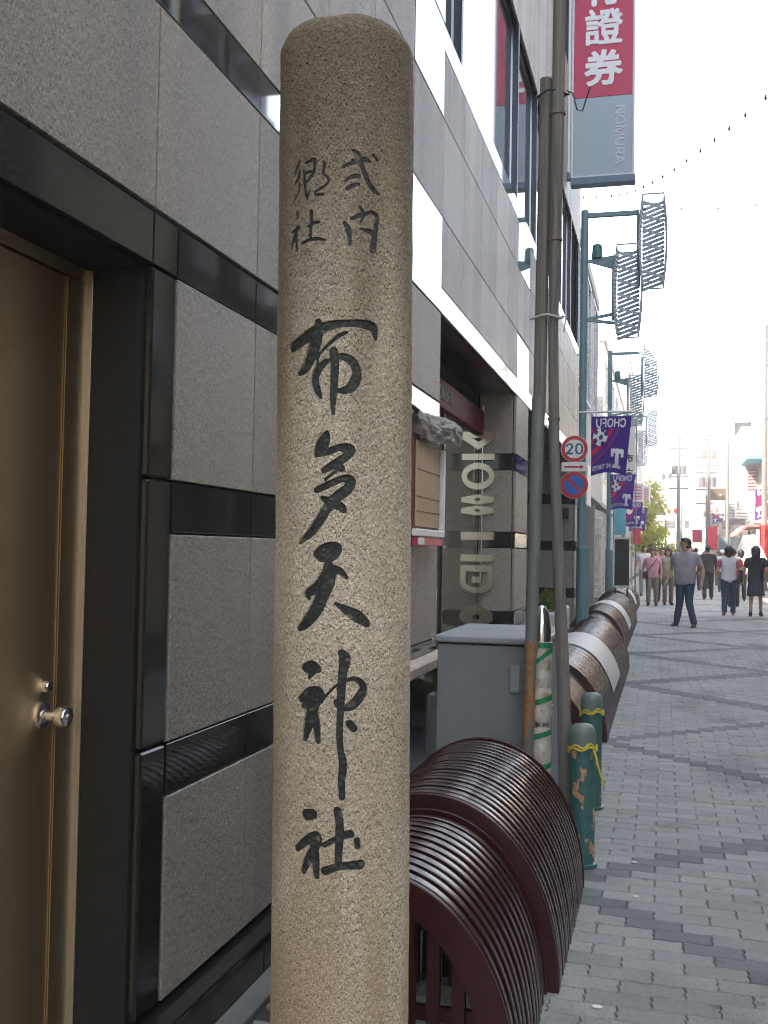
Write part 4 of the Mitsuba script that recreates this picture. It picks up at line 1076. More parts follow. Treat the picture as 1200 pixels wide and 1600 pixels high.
banner(-.955, 14.36, 3.25, .53, .80, 'nearest purple and red banner with football and reversed white lettering', '')
banner(-1.19, 24.55, 3.22, .56, .82, 'second purple football banner, just under the tall white shop banner', '')
banner(-1.10, 32.0, 2.93, .50, .72, 'third purple football banner, low on the left beside the tree', '', detail=False)
banner(-1.25, 40.0, 3.1, .65, .85, 'small far purple banner, lowest in the left row', '', detail=False)
banner(3.95, 50.0, 4.40, .62, 1.42, 'purple banner at the right edge above the red awning', '', face=1)
banner(2.55, 60.0, 3.68, .60, .52, 'small purple banner on the right below the brown billboard', '', detail=False, face=1)
# ------------------------------------------------------------------ other buildings
def facade(name, label, x0, x1, y0, y1, h, wall, side, nwin=4, floors=2, wz=1.5, fz0=3.2, sill=True, shop='shop_dark', frame_m='white_paint', balcony=False, roof=True, end_win=0):
    """A building block with its street front at x1 (side=+1, left of the street) or x0 (side=-1)."""
    k = thing(name, label, 'building')
    put(k, 'wall', box(x0, x1, y0, y1, 3.0 if shop else 0, h), wall)
    xf = x1 if side > 0 else x0
    s = side
    if roof: put(k, 'parapet', box(x0 - .05, x1 + .05, y0 - .05, y1 + .05, h + .002, h + .22), 'concrete')
    if shop:
        put(k, 'shop_front', box(x0 + (.35 if s < 0 else 0), x1 - (.35 if s > 0 else 0), y0 + .1, y1 - .1, 0, 2.998), shop)
        n = max(1, int((y1 - y0) / 3.2))
        for i in range(n + 1):
            y = y0 + i * (y1 - y0) / n
            put(k, 'pier', box(xf - s * .34, xf, max(y - .14, y0), min(y + .14, y1), 0, 2.998), wall)
    dz = (h - fz0) / floors
    for fl in range(floors):
        zb = fz0 + fl * dz + dz * .22
        zt = min(zb + wz, fz0 + (fl + 1) * dz - .15)
        for i in range(nwin):
            c, w = y0 + (i + .5) * (y1 - y0) / nwin, (y1 - y0) / nwin * .32
            f = put(k, 'window', cat_mesh([box(xf - .01, xf + s * .05, c - w - .05, c - w, zb, zt), box(xf - .01, xf + s * .05, c + w, c + w + .05, zb, zt), box(xf - .01, xf + s * .05, c - w, c + w, zt - .05, zt), box(xf - .01, xf + s * .05, c - w, c + w, zb, zb + .05), box(xf - .01, xf + s * .04, c - .02, c + .02, zb + .05, zt - .05)]), frame_m)
            put(f, 'pane', box(xf - .005, xf + s * .012, c - w, c + w, zb + .05, zt - .05), 'tinted_glass')
            if balcony:
                put(k, 'balcony', cat_mesh([box(xf, xf + s * .9, c - w * 1.3, c + w * 1.3, zb - .45, zb - .30), box(xf + s * .82, xf + s * .9, c - w * 1.3, c + w * 1.3, zb - .298, zb + .55)]), 'concrete')
        for i in range(end_win):
            c, w = x0 + (i + .5) * (x1 - x0) / end_win, (x1 - x0) / end_win * .3
            f = put(k, 'window', cat_mesh([box(c - w, c + w, y0 - .04, y0 + .01, zt - .05, zt), box(c - w, c + w, y0 - .04, y0 + .01, zb, zb + .05), box(c - w, c - w + .05, y0 - .04, y0 + .01, zb + .05, zt - .05), box(c + w - .05, c + w, y0 - .04, y0 + .01, zb + .05, zt - .05)]), frame_m)
            put(f, 'pane', box(c - w + .05, c + w - .05, y0 - .012, y0 + .005, zb + .05, zt - .05), 'tinted_glass')
    return k


b2 = facade('shop_building', 'pale two-storey shop with upper windows next to the bank building', -9, -1.5, 17.5, 24.2, 6.9, 'stucco_grey', 1, 3, 1, 2.6, 3.6)
put(b2, 'sign_board', box(-1.49, -1.30, 18.6, 23.0, 2.45, 2.98, .01), 'dull_white')
put(b2, 'sign_board', box(-1.49, -1.22, 17.55, 18.5, 2.2, 2.9, .01), 'white_paint')
b3 = facade('shop_building', 'low shop set back behind the second lamp on the left', -9, -2.3, 24.4, 33.8, 6.8, 'stucco_cream', 1, 3, 1, 1.1, 3.1, shop='shop_warm')
put(b3, 'awning', poly3(Polygon([(0, 0), (.9, -.35), (.9, -.45), (0, -.06)]), 9.0, frame((-2.29, 33.6, 2.95), (1, 0, 0), (0, 0, 1))), 'shutter_grey')
facade('shop_building', 'white tiled three-storey building far along the left side', -9, -1.9, 34.2, 55, 8.2, 'tile_white', 1, 6, 2, 1.4)
facade('shop_building', 'tall pale building farthest along the left side', -10, -1.8, 56, 92, 11.5, 'stucco_white', 1, 9, 3, 1.5, end_win=2)
facade('shop_building', 'small far white house closing the left side of the street', -12, -2.2, 93, 135, 8, 'stucco_cream', 1, 8, 2, 1.4)
facade('apartment_building', 'tall dark purple-brown tiled building across the street, mirrored in the steel band', 4.9, 15, 15.7, 19.2, 12.5, 'tile_brown', -1, 2, 4, 1.5, balcony=True, frame_m='black_metal', end_win=2)
facade('apartment_building', 'tall cream building across the street next to the dark tiled one', 5.0, 15, 11.75, 15.5, 11.5, 'stucco_warm', -1, 2, 3, 1.2, shop='stucco_warm', end_win=2)
facade('apartment_building', 'dark brown three-storey building across the street from the stone pillar', 4.9, 15, 3, 11.6, 9.5, 'tile_brown', -1, 4, 2, 1.5, frame_m='black_metal')
facade('shop_building', 'low grey shop across the street on the near side of the tall tiled one', 5.2, 14, -14, 2.8, 11.0, 'stucco_grey', -1, 5, 3, 1.4)
facade('shop_building', 'low cream shop across the street, beyond the tall tiled one', 5.2, 14, 19.6, 32, 6.0, 'stucco_cream', -1, 4, 1, 1.5)
facade('shop_building', 'low grey shop across the street before the red awning', 5.2, 14, 32.2, 49, 7.0, 'stucco_grey', -1, 5, 1, 1.5)
b = facade('shop_building', 'white building with a grey shutter above the red awning', 4.75, 14, 52, 63, 10.5, 'tile_white', -1, 3, 2, 1.6, 4.0, end_win=2)
put(b, 'upper_awning', poly3(Polygon([(0, 0), (-.9, -.7), (-.9, -.9), (0, -.9)]), 5.0, frame((4.74, 58.5, 7.0), (1, 0, 0), (0, 0, 1))), 'awning_cyan')
put(b, 'shutter', box(4.68, 4.745, 53, 58, 4.2, 6.0), 'shutter_grey')
facade('shop_building', 'cream building with grey side wall behind the tall wooden pole', 4.3, 13, 63.5, 80, 8.6, 'stucco_white', -1, 5, 2, 1.5, end_win=2)
facade('shop_building', 'far pale tower block on the right', 4.0, 13, 81, 118, 12, 'stucco_white', -1, 9, 3, 1.5, end_win=2)
facade('shop_building', 'low far white shop on the right before the end of the street', 3.6, 13, 119, 160, 8, 'tile_white', -1, 10, 2, 1.5, end_win=2)
facade('shop_building', 'pale building closing the far end of the street', -14, 16, 190, 205, 9, 'stucco_white', -1, 2, 2, 1.5, end_win=9, shop=None, fz0=1.0)
bb = thing('billboard', 'brown billboard on two posts above the distant right shops', 'billboard')
put(bb, 'board', box(2.72, 3.9, 69.9, 70.1, 4.9, 5.65, .02), 'brown_sign')
put(bb, 'arm', box(3.9, 4.3, 69.95, 70.05, 5.2, 5.3), 'pole_grey'); put(bb, 'post', box(3.84, 3.9, 70.11, 70.2, 0, 5.65), 'pole_grey')
put(bb, 'lamp', box(3.4, 3.5, 69.7, 69.89, 5.2, 5.28), 'white_paint')

# street stuff at the far right
aw = thing('red_stall', 'red market stall tent at the right edge of the photo', 'stall')
put(aw, 'canopy', poly3(Polygon([(0, 0), (.35, .32), (2.2, .36), (2.2, .30), (.35, .22), (0, -.10)]), 5.5, frame((2.9, 50.5, 2.35), (1, 0, 0), (0, 0, 1))), 'awning_pink')
v, f = [], []
for i, x in enumerate(np.linspace(3.72, 5.1, 28)):
    yy = 44.9 + .08 * math.sin(i * 1.3); v += [(x, yy, .62), (x, yy, 2.66)]
for i in range(27): f += [[2 * i, 2 * i + 2, 2 * i + 3], [2 * i, 2 * i + 3, 2 * i + 1]]
put(aw, 'curtain', trimesh.Trimesh(v, f, process=False), 'awning_red', True)
for x, y in ((2.95, 45), (2.95, 50.4), (5.0, 45.05), (5.0, 50.4)): put(aw, 'leg', tube([(x, y, 0), (x, y, 2.3)], .02, 8), 'pole_grey')
put(aw, 'table', box(3.3, 4.8, 46, 49, .7, .76), 'white_paint')
um = thing('white_tarp', 'white sheet tent propped beside the red stall', 'tent')
put(um, 'cover', trimesh.Trimesh(np.array([[2.35, 37.5, 1.1], [2.62, 38.2, 2.12], [3.02, 38.4, 2.16], [3.35, 37.5, 1.3], [3.1, 37.2, .85], [2.5, 37.1, .9], [3.35, 39.3, 1.2], [2.3, 39.3, 1.1]]),
    [[0, 5, 1], [5, 2, 1], [5, 4, 2], [4, 3, 2], [3, 6, 2], [6, 7, 2], [7, 1, 2], [7, 0, 1]], process=False), 'cloth_white')
put(um, 'leg', tube([(2.62, 38.2, 0), (2.62, 38.2, 2.1)], .02, 8), 'pole_grey'); put(um, 'leg', tube([(3.02, 38.4, 0), (3.02, 38.4, 2.14)], .02, 8), 'pole_grey')
# standing black board and tall white banner on the left
bk = thing('standing_board', 'black standing board with pale frame beyond the benches on the left', 'board')
put(bk, 'board', box(-1.0, -.70, 22.70, 22.74, .75, 1.72, .004), 'black_board')
put(bk, 'rail', box(-1.02, -.68, 22.69, 22.75, 1.722, 1.77), 'dull_white'); put(bk, 'rail', box(-1.02, -.68, 22.69, 22.75, .70, .748), 'dull_white')
put(bk, 'leg', box(-1.0, -.96, 22.70, 22.74, 0, .698), 'black_metal'); put(bk, 'leg', box(-.75, -.71, 22.70, 22.74, 0, .698), 'black_metal')
vb = thing('tall_shop_banner', 'tall white shop banner with black characters behind the nearest football banner', 'banner')
put(vb, 'cloth', box(-1.22, -.76, 29.0, 29.02, 3.45, 5.0), 'dull_white')
for kj, z in ((3, 3.98), (4, 3.60)): put(vb, 'character', poly3(kanji(KANJI[kj], .24), .006, FACE_Y(-.92, 28.9995, z)), 'black_metal')
put(vb, 'pole', tube([(-.73, 29.01, 0), (-.73, 29.01, 5.05)], .018, 8), 'pole_grey'); put(vb, 'arm', tube([(-1.24, 29.01, 5.03), (-.73, 29.01, 5.03)], .012, 8), 'pole_grey')
for x, y, z, w, h, c, lb in ((-1.25, 28.0, 1.9, .30, .75, 'awning_cyan', 'blue hanging shop flag below the second football banner'), (-1.0, 36.0, 1.75, .26, .5, 'flag_red', 'small red hanging flag beside the third banner'),
                             (2.4, 62, 1.7, .5, 1.3, 'flag_red', 'red vertical flag standing in the crowd on the right'), (1.75, 70, 2.2, .6, .8, 'sign_red', 'small dark red flag farther off in the crowd'),
                             (2.7, 56, 1.5, .55, .8, 'frame_blue', 'dark blue flag beneath the small right banner'), (3.2, 58, 3.0, .9, .35, 'bag', 'dark blue shop sign strip left of the red awning')):
    k = thing('hanging_flag', lb, 'flag')
    put(k, 'cloth', box(x, x + w, y, y + .012, z, z + h), 'p_bag_navy' if c == 'bag' else c)
    put(k, 'pole', tube([(x - .02, y, z + h + .02), (x + w + .02, y, z + h + .02)], .012, 6), 'pole_grey')
    put(k, 'post', tube([(x - .02, y, 0), (x - .02, y, z + h + .02)], .014, 6), 'pole_grey')

# utility poles
def utility_pole(x, y, h, r, label, gear=True):
    k = thing('utility_pole', label, 'utility pole')
    put(k, 'pole', tube([(x, y, 0), (x, y, h)], [r, r * .75], 12), 'pole_grey', 40)
    if gear:
        for z in (h - .5, h - 1.3, h - 1.9, h - 2.4, h - 3.6, h - 4.6): put(k, 'cross_arm', box(x - .8, x + .8, y - .05, y + .05, z, z + .09), 'tower_steel')
        for dx in (-.7, -.25, .3, .72): put(k, 'insulator', lathe([(.0001, 0), (.05, 0), (.03, .16), (.0001, .18)], 10, (x + dx, y, h - .41)), 'white_paint', 40)
        for dx in (-.35, .35): put(k, 'transformer', lathe([(.0001, 0), (.24, 0), (.24, .7), (.15, .78), (.0001, .78)], 16, (x + dx, y, h - 3.4)), 'tower_steel', 40)
    return k


utility_pole(1.15, 90, 11.4, .18, 'dark utility pole crowded with transformers at the end of the street')
utility_pole(3.05, 55, 7.1, .10, 'slim grey pole on the right, before the brown billboard', False)
utility_pole(2.95, 78, 9.6, .12, 'far thin utility pole left of the brown billboard')
utility_pole(4.0, 46, 11, .13, 'pale pole near the right edge, above the red awning', False)
ws = thing('overhead_wires', 'bundle of thin overhead wires along the right side of the street', 'wires')
for dx, z in ((-.7, 9.1), (.3, 9.1), (.7, 8.3)):
    put(ws, 'wire', tube([(2.95 + dx, 78 - 34 * t, z + 1.0 * t - 1.6 * t * (1 - t)) for t in np.linspace(0, 1, 14)], .010, 5), 'wire')
    put(ws, 'wire', tube([(2.95 + dx - 1.8 * t, 78 + 12 * t, z + 1.6 * t - .8 * t * (1 - t)) for t in np.linspace(0, 1, 10)], .010, 5), 'wire')
# signs that stick out from the far shop fronts
SG = [(-1.85, 38, 2.9, .7, .9, 'stucco_white', 'white'), (-1.8, 44, 3.4, .6, 1.3, 'awning_cyan', 'pale blue'), (-1.85, 50, 2.8, .8, .7, 'flag_red', 'red'), (-1.75, 58, 3.6, .7, 1.6, 'stucco_cream', 'cream'), (-1.75, 66, 3.2, .8, 1.0, 'shutter_grey', 'grey'), (-1.75, 76, 4.2, .8, 2.0, 'stucco_white', 'tall white'),
      (4.0, 53, 2.75, .7, .5, 'stucco_white', 'white'), (4.0, 57, 4.6, .7, 1.5, 'stucco_cream', 'cream'), (3.7, 61, 3.2, .9, .8, 'frame_blue', 'dark blue'), (3.5, 66, 3.4, .75, 1.3, 'awning_pink', 'pink'), (3.5, 71, 3.0, .75, .7, 'stucco_white', 'low white'),
      (3.5, 77, 4.4, .75, 2.1, 'shutter_grey', 'tall grey'), (3.2, 84, 3.6, .8, 1.2, 'flag_red', 'red'), (3.2, 93, 4.6, .8, 2.4, 'stucco_cream', 'tall cream'), (3.2, 104, 3.8, .8, 1.6, 'awning_cyan', 'pale blue')]
for x, y, z, w, h, m_, cn in SG:
    sd = 'left' if x < 0 else 'right'
    k = thing('shop_sign', f'{cn} shop sign sticking out on the {sd}, about {y} paces down the street', 'shop sign', 'shop signs along the far street')
    put(k, 'box', box(x, x + w, y, y + .18, z, z + h, .01), m_)
    put(k, 'panel', box(x + .06, x + w - .06, y - .006, y - .0005, z + .06, z + h - .06), 'dull_white' if m_ not in ('stucco_white', 'stucco_cream') else 'shutter_grey')
    put(k, 'mark', cat_mesh([box(x + .14, x + w - .14, y - .011, y - .0065, zz, zz + .07) for zz in np.arange(z + .16, z + h - .2, .17)]), 'awning_red' if m_ in ('stucco_white', 'stucco_cream') else 'frame_blue', kind='stuff')
    put(k, 'bracket', box(x - .3 if x < 0 else x + w, x if x < 0 else x + w + .6, y + .06, y + .12, z + h * .7, z + h * .7 + .06), 'pole_grey')
for px_, py_, hh, lb in ((2.6, 66, 8.2, 'thin dark pole without cross arms just left of the brown billboard'), (3.5, 88, 12.5, 'far thin pole behind the brown billboard'), (.2, 120, 13, 'faint farthest pole over the middle of the street')):
    utility_pole(px_, py_, hh, .09, lb, py_ != 66)
# arch over the street end
ak = thing('street_arch', 'pale pink arch over the far end of the street', 'arch')
put(ak, 'arc', tube([(-.15 + 1.75 * math.cos(t), 100, 5.9 + 1.5 * math.sin(t)) for t in np.linspace(0, math.pi, 24)], .07, 8), 'cloth_white', 40)
put(ak, 'panel', box(-1.9, 1.6, 99.95, 100.05, 5.0, 5.8), 'cloth_white')
for x in (-1.4, -.8, -.2, .4): put(ak, 'disc', disc(.20, 99.90, 99.94, x, 5.4, 20), 'awning_pink')
put(ak, 'disc', disc(.26, 99.90, 99.94, 1.1, 5.4, 20), 'flag_red')
for x in (-1.85, 1.55): put(ak, 'post', tube([(x, 100, 0), (x, 100, 5.9)], .08, 8), 'pole_grey', 40)

# trees
def tree(x, y, h, r, label, m, n, seed, leaf=.16):
    k = thing('street_tree', label, 'tree')
    rr = np.random.default_rng(seed)
    put(k, 'trunk', tube([(x, y, 0), (x + .05, y, h * .35), (x - .03, y, h * .62), (x, y, h * .8)], [.12, .09, .06, .03], 9), 'bark', 40)
    cs_ = []
    for i in range(n):
        q = rr.normal(size=3); q /= np.linalg.norm(q)
        c = np.array([x, y, h - r]) + q * np.array([r, r, r * .95]) * (.35 + .65 * rr.random())
        cs_.append(c)
        if i < 9: put(k, 'limb', tube([(x, y, h * (.4 + .04 * i)), tuple(np.array([x, y, h * .55]) * .4 + c * .6), tuple(c)], [.04, .025, .01], 6), 'bark', 40)
    put(k, 'crown', leaves(cs_, leaf, 46, r * .38, seed), m)


tree(-.45, 46, 2.75, .95, 'small bright yellow-green tree left of the distant crowd', 'leaf_pale', 26, 11)
tree(-1.1, 80, 7.0, 1.6, 'pale green tree above the crowd, before the arch', 'leaf_pale', 26, 12, .22)
tree(-.9, 62, 4.6, 1.0, 'thin yellow-green tree behind the small bright one', 'leaf_pale', 16, 13, .2)
# planters in front of the bank bay
pk = thing('flower_box', 'long pale flower box in front of the second window bay', 'planter')
put(pk, 'box', box(-1.60, -1.13, 11.7, 13.4, .30, .76, .02), 'planter_white'); put(pk, 'stand', box(-1.52, -1.2, 11.9, 13.2, 0, .298), 'black_metal')
put(pk, 'soil', box(-1.56, -1.17, 11.75, 13.35, .7605, .766), 'soil')
put(pk, 'foliage', leaves([(-1.36 + .1 * math.sin(k * 2.1), y, .82) for k, y in enumerate(np.linspace(11.8, 13.3, 16))], .07, 40, .12, 6), 'leaf')
put(pk, 'flower', leaves([(-1.34, y, .88) for y in (12.0, 12.5, 13.0)], .05, 16, .10, 7), 'petal_red')

# strings of festoon bulbs
def festoon(label, pts, n, r=.022):
    k = thing('bulb_string', label, 'string of lights')
    p = np.array(pts, float)
    put(k, 'cable', tube(p, .0012, 5), 'wire', 60)
    s = np.r_[0, np.cumsum(np.linalg.norm(np.diff(p, axis=0), axis=1))]
    for t in np.linspace(.01, .99, n):
        c = np.array([np.interp(t * s[-1], s, p[:, i]) for i in range(3)])
        m = lathe([(.0001, -.032), (.008, -.027), (.0105, -.017), (.007, -.005), (.006, 0), (.006, .010), (.0001, .011)], 10, tuple(c)); put(k, 'bulb', m, 'black_metal', 50)


ctl = np.array([(-1.34, 17.25, 7.22), (-1.05, 16.2, 6.86), (-.5, 14.1, 6.18), (.0, 11.9, 5.62), (.45, 9.9, 5.22), (.80, 8.2, 4.92), (1.6, 6.2, 5.0), (2.9, 4.0, 5.9), (4.85, 1.5, 7.6)])
from scipy.interpolate import CubicSpline
tt = np.r_[0, np.cumsum(np.linalg.norm(np.diff(ctl, axis=0), axis=1))]
festoon('string of small dark bulbs sagging across the sky past the bank sign', CubicSpline(tt, ctl)(np.linspace(0, tt[-1], 60)), 34)
festoon('fainter string of bulbs from the nearest lamp across the street', [(-.33 + 5.2 * t, 14.4 - .4 * t, 6.05 + .35 * t - .9 * t * (1 - t)) for t in np.linspace(0, 1, 24)], 12, .018)

# ------------------------------------------------------------------ people
def hull2(a, ra, b, rb, n=10):
    return m3.Manifold.batch_hull([m3.Manifold.sphere(ra, n).translate(a), m3.Manifold.sphere(rb, n).translate(b)])


def skin_of(bones, ref=.03, it=6):
    m = m3.Manifold.batch_boolean([hull2(a, ra, b, rb) for a, ra, b, rb in bones], m3.OpType.Add).refine_to_length(ref)
    t = as_tri(m); t.merge_vertices()
    trimesh.smoothing.filter_taubin(t, .5, -.53, it)
    return t


def hand(w, e, side):
    """Bones of a relaxed hand at wrist w, the forearm coming from e."""
    w, e = np.array(w, float), np.array(e, float)
    d = (w - e) / np.linalg.norm(w - e)
    s = np.cross(d, [side, 0, 0.0]); s = s / (np.linalg.norm(s) + 1e-9)      # fore-aft across the palm
    inn = np.cross(s, d)
    P = w + d * .085
    B = [(w, .026, P - s * .022, .017), (w, .026, P + s * .022, .017), (P - s * .026, .015, P + s * .026, .015)]
    for i, (o, L) in enumerate(((-.030, .058), (-.010, .072), (.010, .076), (.030, .068))):
        a = P + s * o; m = a + d * L * .5 - inn * side * .006; t = m + d * L * .45 - inn * side * .018
        B += [(a, .0095, m, .009), (m, .009, t, .008)]
    a = w + d * .03 + s * .024; m = a + d * .03 + s * .022; t = m + d * .032 + s * .002
    B += [(a, .012, m, .010), (m, .010, t, .009)]
    return B


def person(label, x, y, ang, H=1.68, step=.12, shirt='p_shirt_lilac', legs='p_denim', shoe='p_shoe_brown', hair='short', skirt=False, sleeves='short', arms=((.02, -.02), (.02, .02)), head_turn=0.0, build=1.0, group=None, cap=None, lean_=0.0, feet_out=.0, low=False, sleeve_m=None, collar=False):
    k = thing('person', label, 'person', group)
    s = H / 1.70
    M = T().translate([x, y, 0]).rotate([0, 0, 1], ang).scale(s)
    Mn = np.array(M.matrix, float).reshape(4, 4)

    def add(name, mesh, m, sm=50, lb=None):
        mesh = mesh.copy(); mesh.apply_transform(Mn); put(k, name, mesh, m, sm, lb)
    bw = build
    # joints: facing -y locally (towards the camera when ang = 0)
    hip = [np.array([q * .095, 0, .90]) for q in (-1, 1)]
    f = (-step, step)
    ank = [np.array([q * (.11 + feet_out), f[i] * 1.3, .085]) for i, q in enumerate((-1, 1))]
    kne = [np.array([q * .105, f[i] * .65 - .035, .49]) for i, q in enumerate((-1, 1))]
    sh = [np.array([q * .185 * bw, .01, 1.385]) for q in (-1, 1)]
    el, wr = [], []
    for i, q in enumerate((-1, 1)):
        out, fwd = arms[i]
        el.append(sh[i] + np.array([q * (.055 + out), fwd * .6 + .02, -.275]))
        wr.append(el[i] + np.array([q * (.0 + out * .4), -abs(fwd) * 1.2 - .04 if fwd < .5 else -.2, -.235 if abs(fwd) < .3 else -.12]))
    nk, hd = np.array([0, .01, 1.46]), np.array([0, -.015, 1.585])
    R = trimesh.transformations.rotation_matrix(head_turn, [0, 0, 1])[:3, :3]
    hp = lambda v: hd + R @ np.array(v, float)
    bones = [(nk - [0, 0, .05], .058, nk + [0, -.005, .06], .052), (hp((0, .012, .035)), .088, hp((0, -.008, .045)), .086), (hp((0, .0, .03)), .083, hp((0, -.035, -.062)), .042),
             (hp((0, -.082, .03)), .013, hp((0, -.100, -.012)), .015), (hp((-.082, .012, .0)), .017, hp((-.084, .014, .035)), .020), (hp((.082, .012, .0)), .017, hp((.084, .014, .035)), .020),
             (nk, .055, nk - [0, 0, .14], .06), (np.array([-.12 * bw, .0, 1.33]), .05, np.array([.12 * bw, .0, 1.33]), .05), (np.array([0, -.01, 1.3]), .07, np.array([0, -.01, .95]), .07)]
    for i, q in enumerate((-1, 1)):
        bones += [(sh[i], .055, el[i], .042), (el[i], .042, wr[i], .027)] + ([] if low else hand(wr[i], el[i], q))
        if low: bones += [(wr[i], .028, wr[i] + (wr[i] - el[i]) * .45, .02)]
        bones += [(hip[i], .08, kne[i], .052), (kne[i], .052, ank[i], .036), (np.array([0, -.01, .97]), .07, hip[i], .07)]
    add('body', skin_of(bones, .02 if not low else .04, 3), 'p_skin')
    # shirt
    sb = [(np.array([-.105 * bw, .0, 1.30]), .100 * bw, np.array([.105 * bw, .0, 1.30]), .100 * bw), (np.array([-.06, -.02 * bw, 1.05]), .120 * bw, np.array([.06, -.02 * bw, 1.05]), .120 * bw), (np.array([-.075, 0, .88]), .118 * bw, np.array([.075, 0, .88]), .118 * bw)]
    B = [hull2(a, ra, b, rb, 14) for a, ra, b, rb in sb]
    tor = [m3.Manifold.batch_hull([B[0], B[1]]), m3.Manifold.batch_hull([B[1], B[2]]), m3.Manifold.batch_hull([m3.Manifold.sphere(.075, 12).translate(sh[0]), m3.Manifold.sphere(.075, 12).translate(sh[1]), B[0]]), hull2(nk - [0, 0, .01], .064, nk - [0, 0, .12], .10, 12)]
    fr = .62 if sleeves == 'short' else 1.0
    for i in range(2):
        mid = sh[i] * (1 - fr) + el[i] * fr
        sl = [hull2(sh[i] + (.25 * (mid - sh[i]) if sleeve_m else 0), .074, mid, .062, 12)]
        if sleeves == 'long': sl.append(hull2(el[i], .062, wr[i], .042, 12))
        if sleeve_m:
            t = as_tri(m3.Manifold.batch_boolean(sl, m3.OpType.Add).refine_to_length(.03)); t.merge_vertices(); trimesh.smoothing.filter_taubin(t, .5, -.53, 4); add('sleeve', t, sleeve_m)
        else: tor += sl
    m = m3.Manifold.batch_boolean(tor, m3.OpType.Add)
    m = m.trim_by_plane([0, 0, 1.0], .815).refine_to_length(.03)
    t = as_tri(m); t.merge_vertices(); trimesh.smoothing.filter_taubin(t, .5, -.53, 8)
    nz = meshkit.fbm(t.vertices * np.array([14, 14, 9]) + x, 3, 4) - .5
    t.vertices = t.vertices + nz[:, None] * .022 * t.vertex_normals
    add('shirt', t, shirt)
    if collar:
        for q in (-1, 1): add('collar', poly3(Polygon([(0, 0), (.075, .045), (.085, -.01), (.03, -.055)]), .008, frame((0, -.088, 1.415), (q * .94, .10, .33), (-q * .2, .35, .9))) if q > 0 else poly3(Polygon([(0, 0), (-.075, .045), (-.085, -.01), (-.03, -.055)]), .008, frame((0, -.088, 1.415), (.94, -.10, -.33), (.2, .35, .9))), shirt)
        add('placket', box(-.014, .014, -.158, -.140, .90, 1.30, .003), shirt)
        add('pocket', box(.05, .12, -.146, -.128, 1.18, 1.26, .004), shirt)
    # trousers or skirt
    if skirt:
        m = m3.Manifold.batch_hull([m3.Manifold.sphere(.135, 16).translate([-.03, 0, .93]), m3.Manifold.sphere(.135, 16).translate([.03, 0, .93]), m3.Manifold.cylinder(.02, .215, .215, 20).translate([0, .0, .50])]).trim_by_plane([0, 0, -1.0], -.97).refine_to_length(.035)
        t = as_tri(m); t.merge_vertices(); a = np.arctan2(t.vertices[:, 1], t.vertices[:, 0]); t.vertices[:, :2] *= (1 + .05 * np.sin(a * 9) * np.clip((.9 - t.vertices[:, 2]) * 2, 0, 1))[:, None]
        add('skirt', t, legs)
    else:
        lb = []
        for i in range(2):
            lb += [hull2(np.array([0, 0, .93]), .115 * bw, hip[i] - [0, 0, .04], .112, 12), hull2(hip[i] - [0, 0, .04], .105, kne[i], .076, 12), hull2(kne[i], .076, ank[i] + [0, .01, .0], .066, 12)]
        m = m3.Manifold.batch_boolean(lb, m3.OpType.Add).trim_by_plane([0, 0, 1.0], .055).refine_to_length(.03)
        t = as_tri(m); t.merge_vertices(); trimesh.smoothing.filter_taubin(t, .5, -.53, 5)
        nz = meshkit.fbm(t.vertices * np.array([12, 12, 16]), 3, 6) - .5
        t.vertices = t.vertices + nz[:, None] * .016 * t.vertex_normals
        add('trousers', t, legs)
    for i, q in enumerate((-1, 1)):
        a = ank[i]
        add('shoe', skin_of([(a + [0, .03, -.045], .040, a + [q * .015, -.10, -.052], .036), (a + [q * .015, -.10, -.052], .036, a + [q * .03, -.16, -.058], .028), (a + [0, .02, 0], .045, a + [0, .03, -.045], .042)], .02, 3), shoe)
    # hair
    hb = [(hp((0, .030, .065)), .092, hp((0, -.005, .080)), .084), (hp((0, .045, .0)), .075, hp((0, .03, .06)), .092), (hp((-.05, .03, .03)), .055, hp((.05, .03, .03)), .055)]
    if hair in ('bob', 'long'):
        hb += [(hp((-.07, .03, -.06)), .045, hp((-.06, .02, .06)), .055), (hp((.07, .03, -.06)), .045, hp((.06, .02, .06)), .055), (hp((0, .06, -.09)), .070, hp((0, .05, .03)), .09)]
    if hair == 'long': hb += [(hp((0, .09, -.30)), .07, hp((0, .07, -.05)), .095), (hp((-.05, .07, -.22)), .05, hp((-.05, .05, 0)), .06), (hp((.05, .07, -.22)), .05, hp((.05, .05, 0)), .06)]
    t = skin_of(hb, .02, 3); t.vertices = t.vertices + (meshkit.noise(t.vertices * 55, 2) - .5)[:, None] * .014 * t.vertex_normals
    add('hair', t, 'p_hair')
    if cap:
        add('cap', cat_mesh([lathe([(.112, .03), (.108, .09), (.075, .145), (.0001, .16)], 18, tuple(hd)), box(hd[0] - .07, hd[0] + .07, hd[1] - .19, hd[1] - .07, hd[2] + .035, hd[2] + .048, .004)]), cap)
    if not low:
        for q in (-1, 1):
            e = trimesh.creation.icosphere(1, .0105); e.apply_translation(hp((q * .032, -.086, .028))); add('eye', e, 'p_eye')
            add('eyebrow', obox(hp((q * .018, -.089, .052)), hp((q * .050, -.078, .050)), .006, .008), 'p_hair')
        mo = box(-.022, .022, -.006, .004, -.004, .005, .002); mo.apply_transform(np.vstack([np.c_[R, hp((0, -.077, -.052))], [0, 0, 0, 1]])); add('mouth', mo, 'p_lips')
    return k, Mn


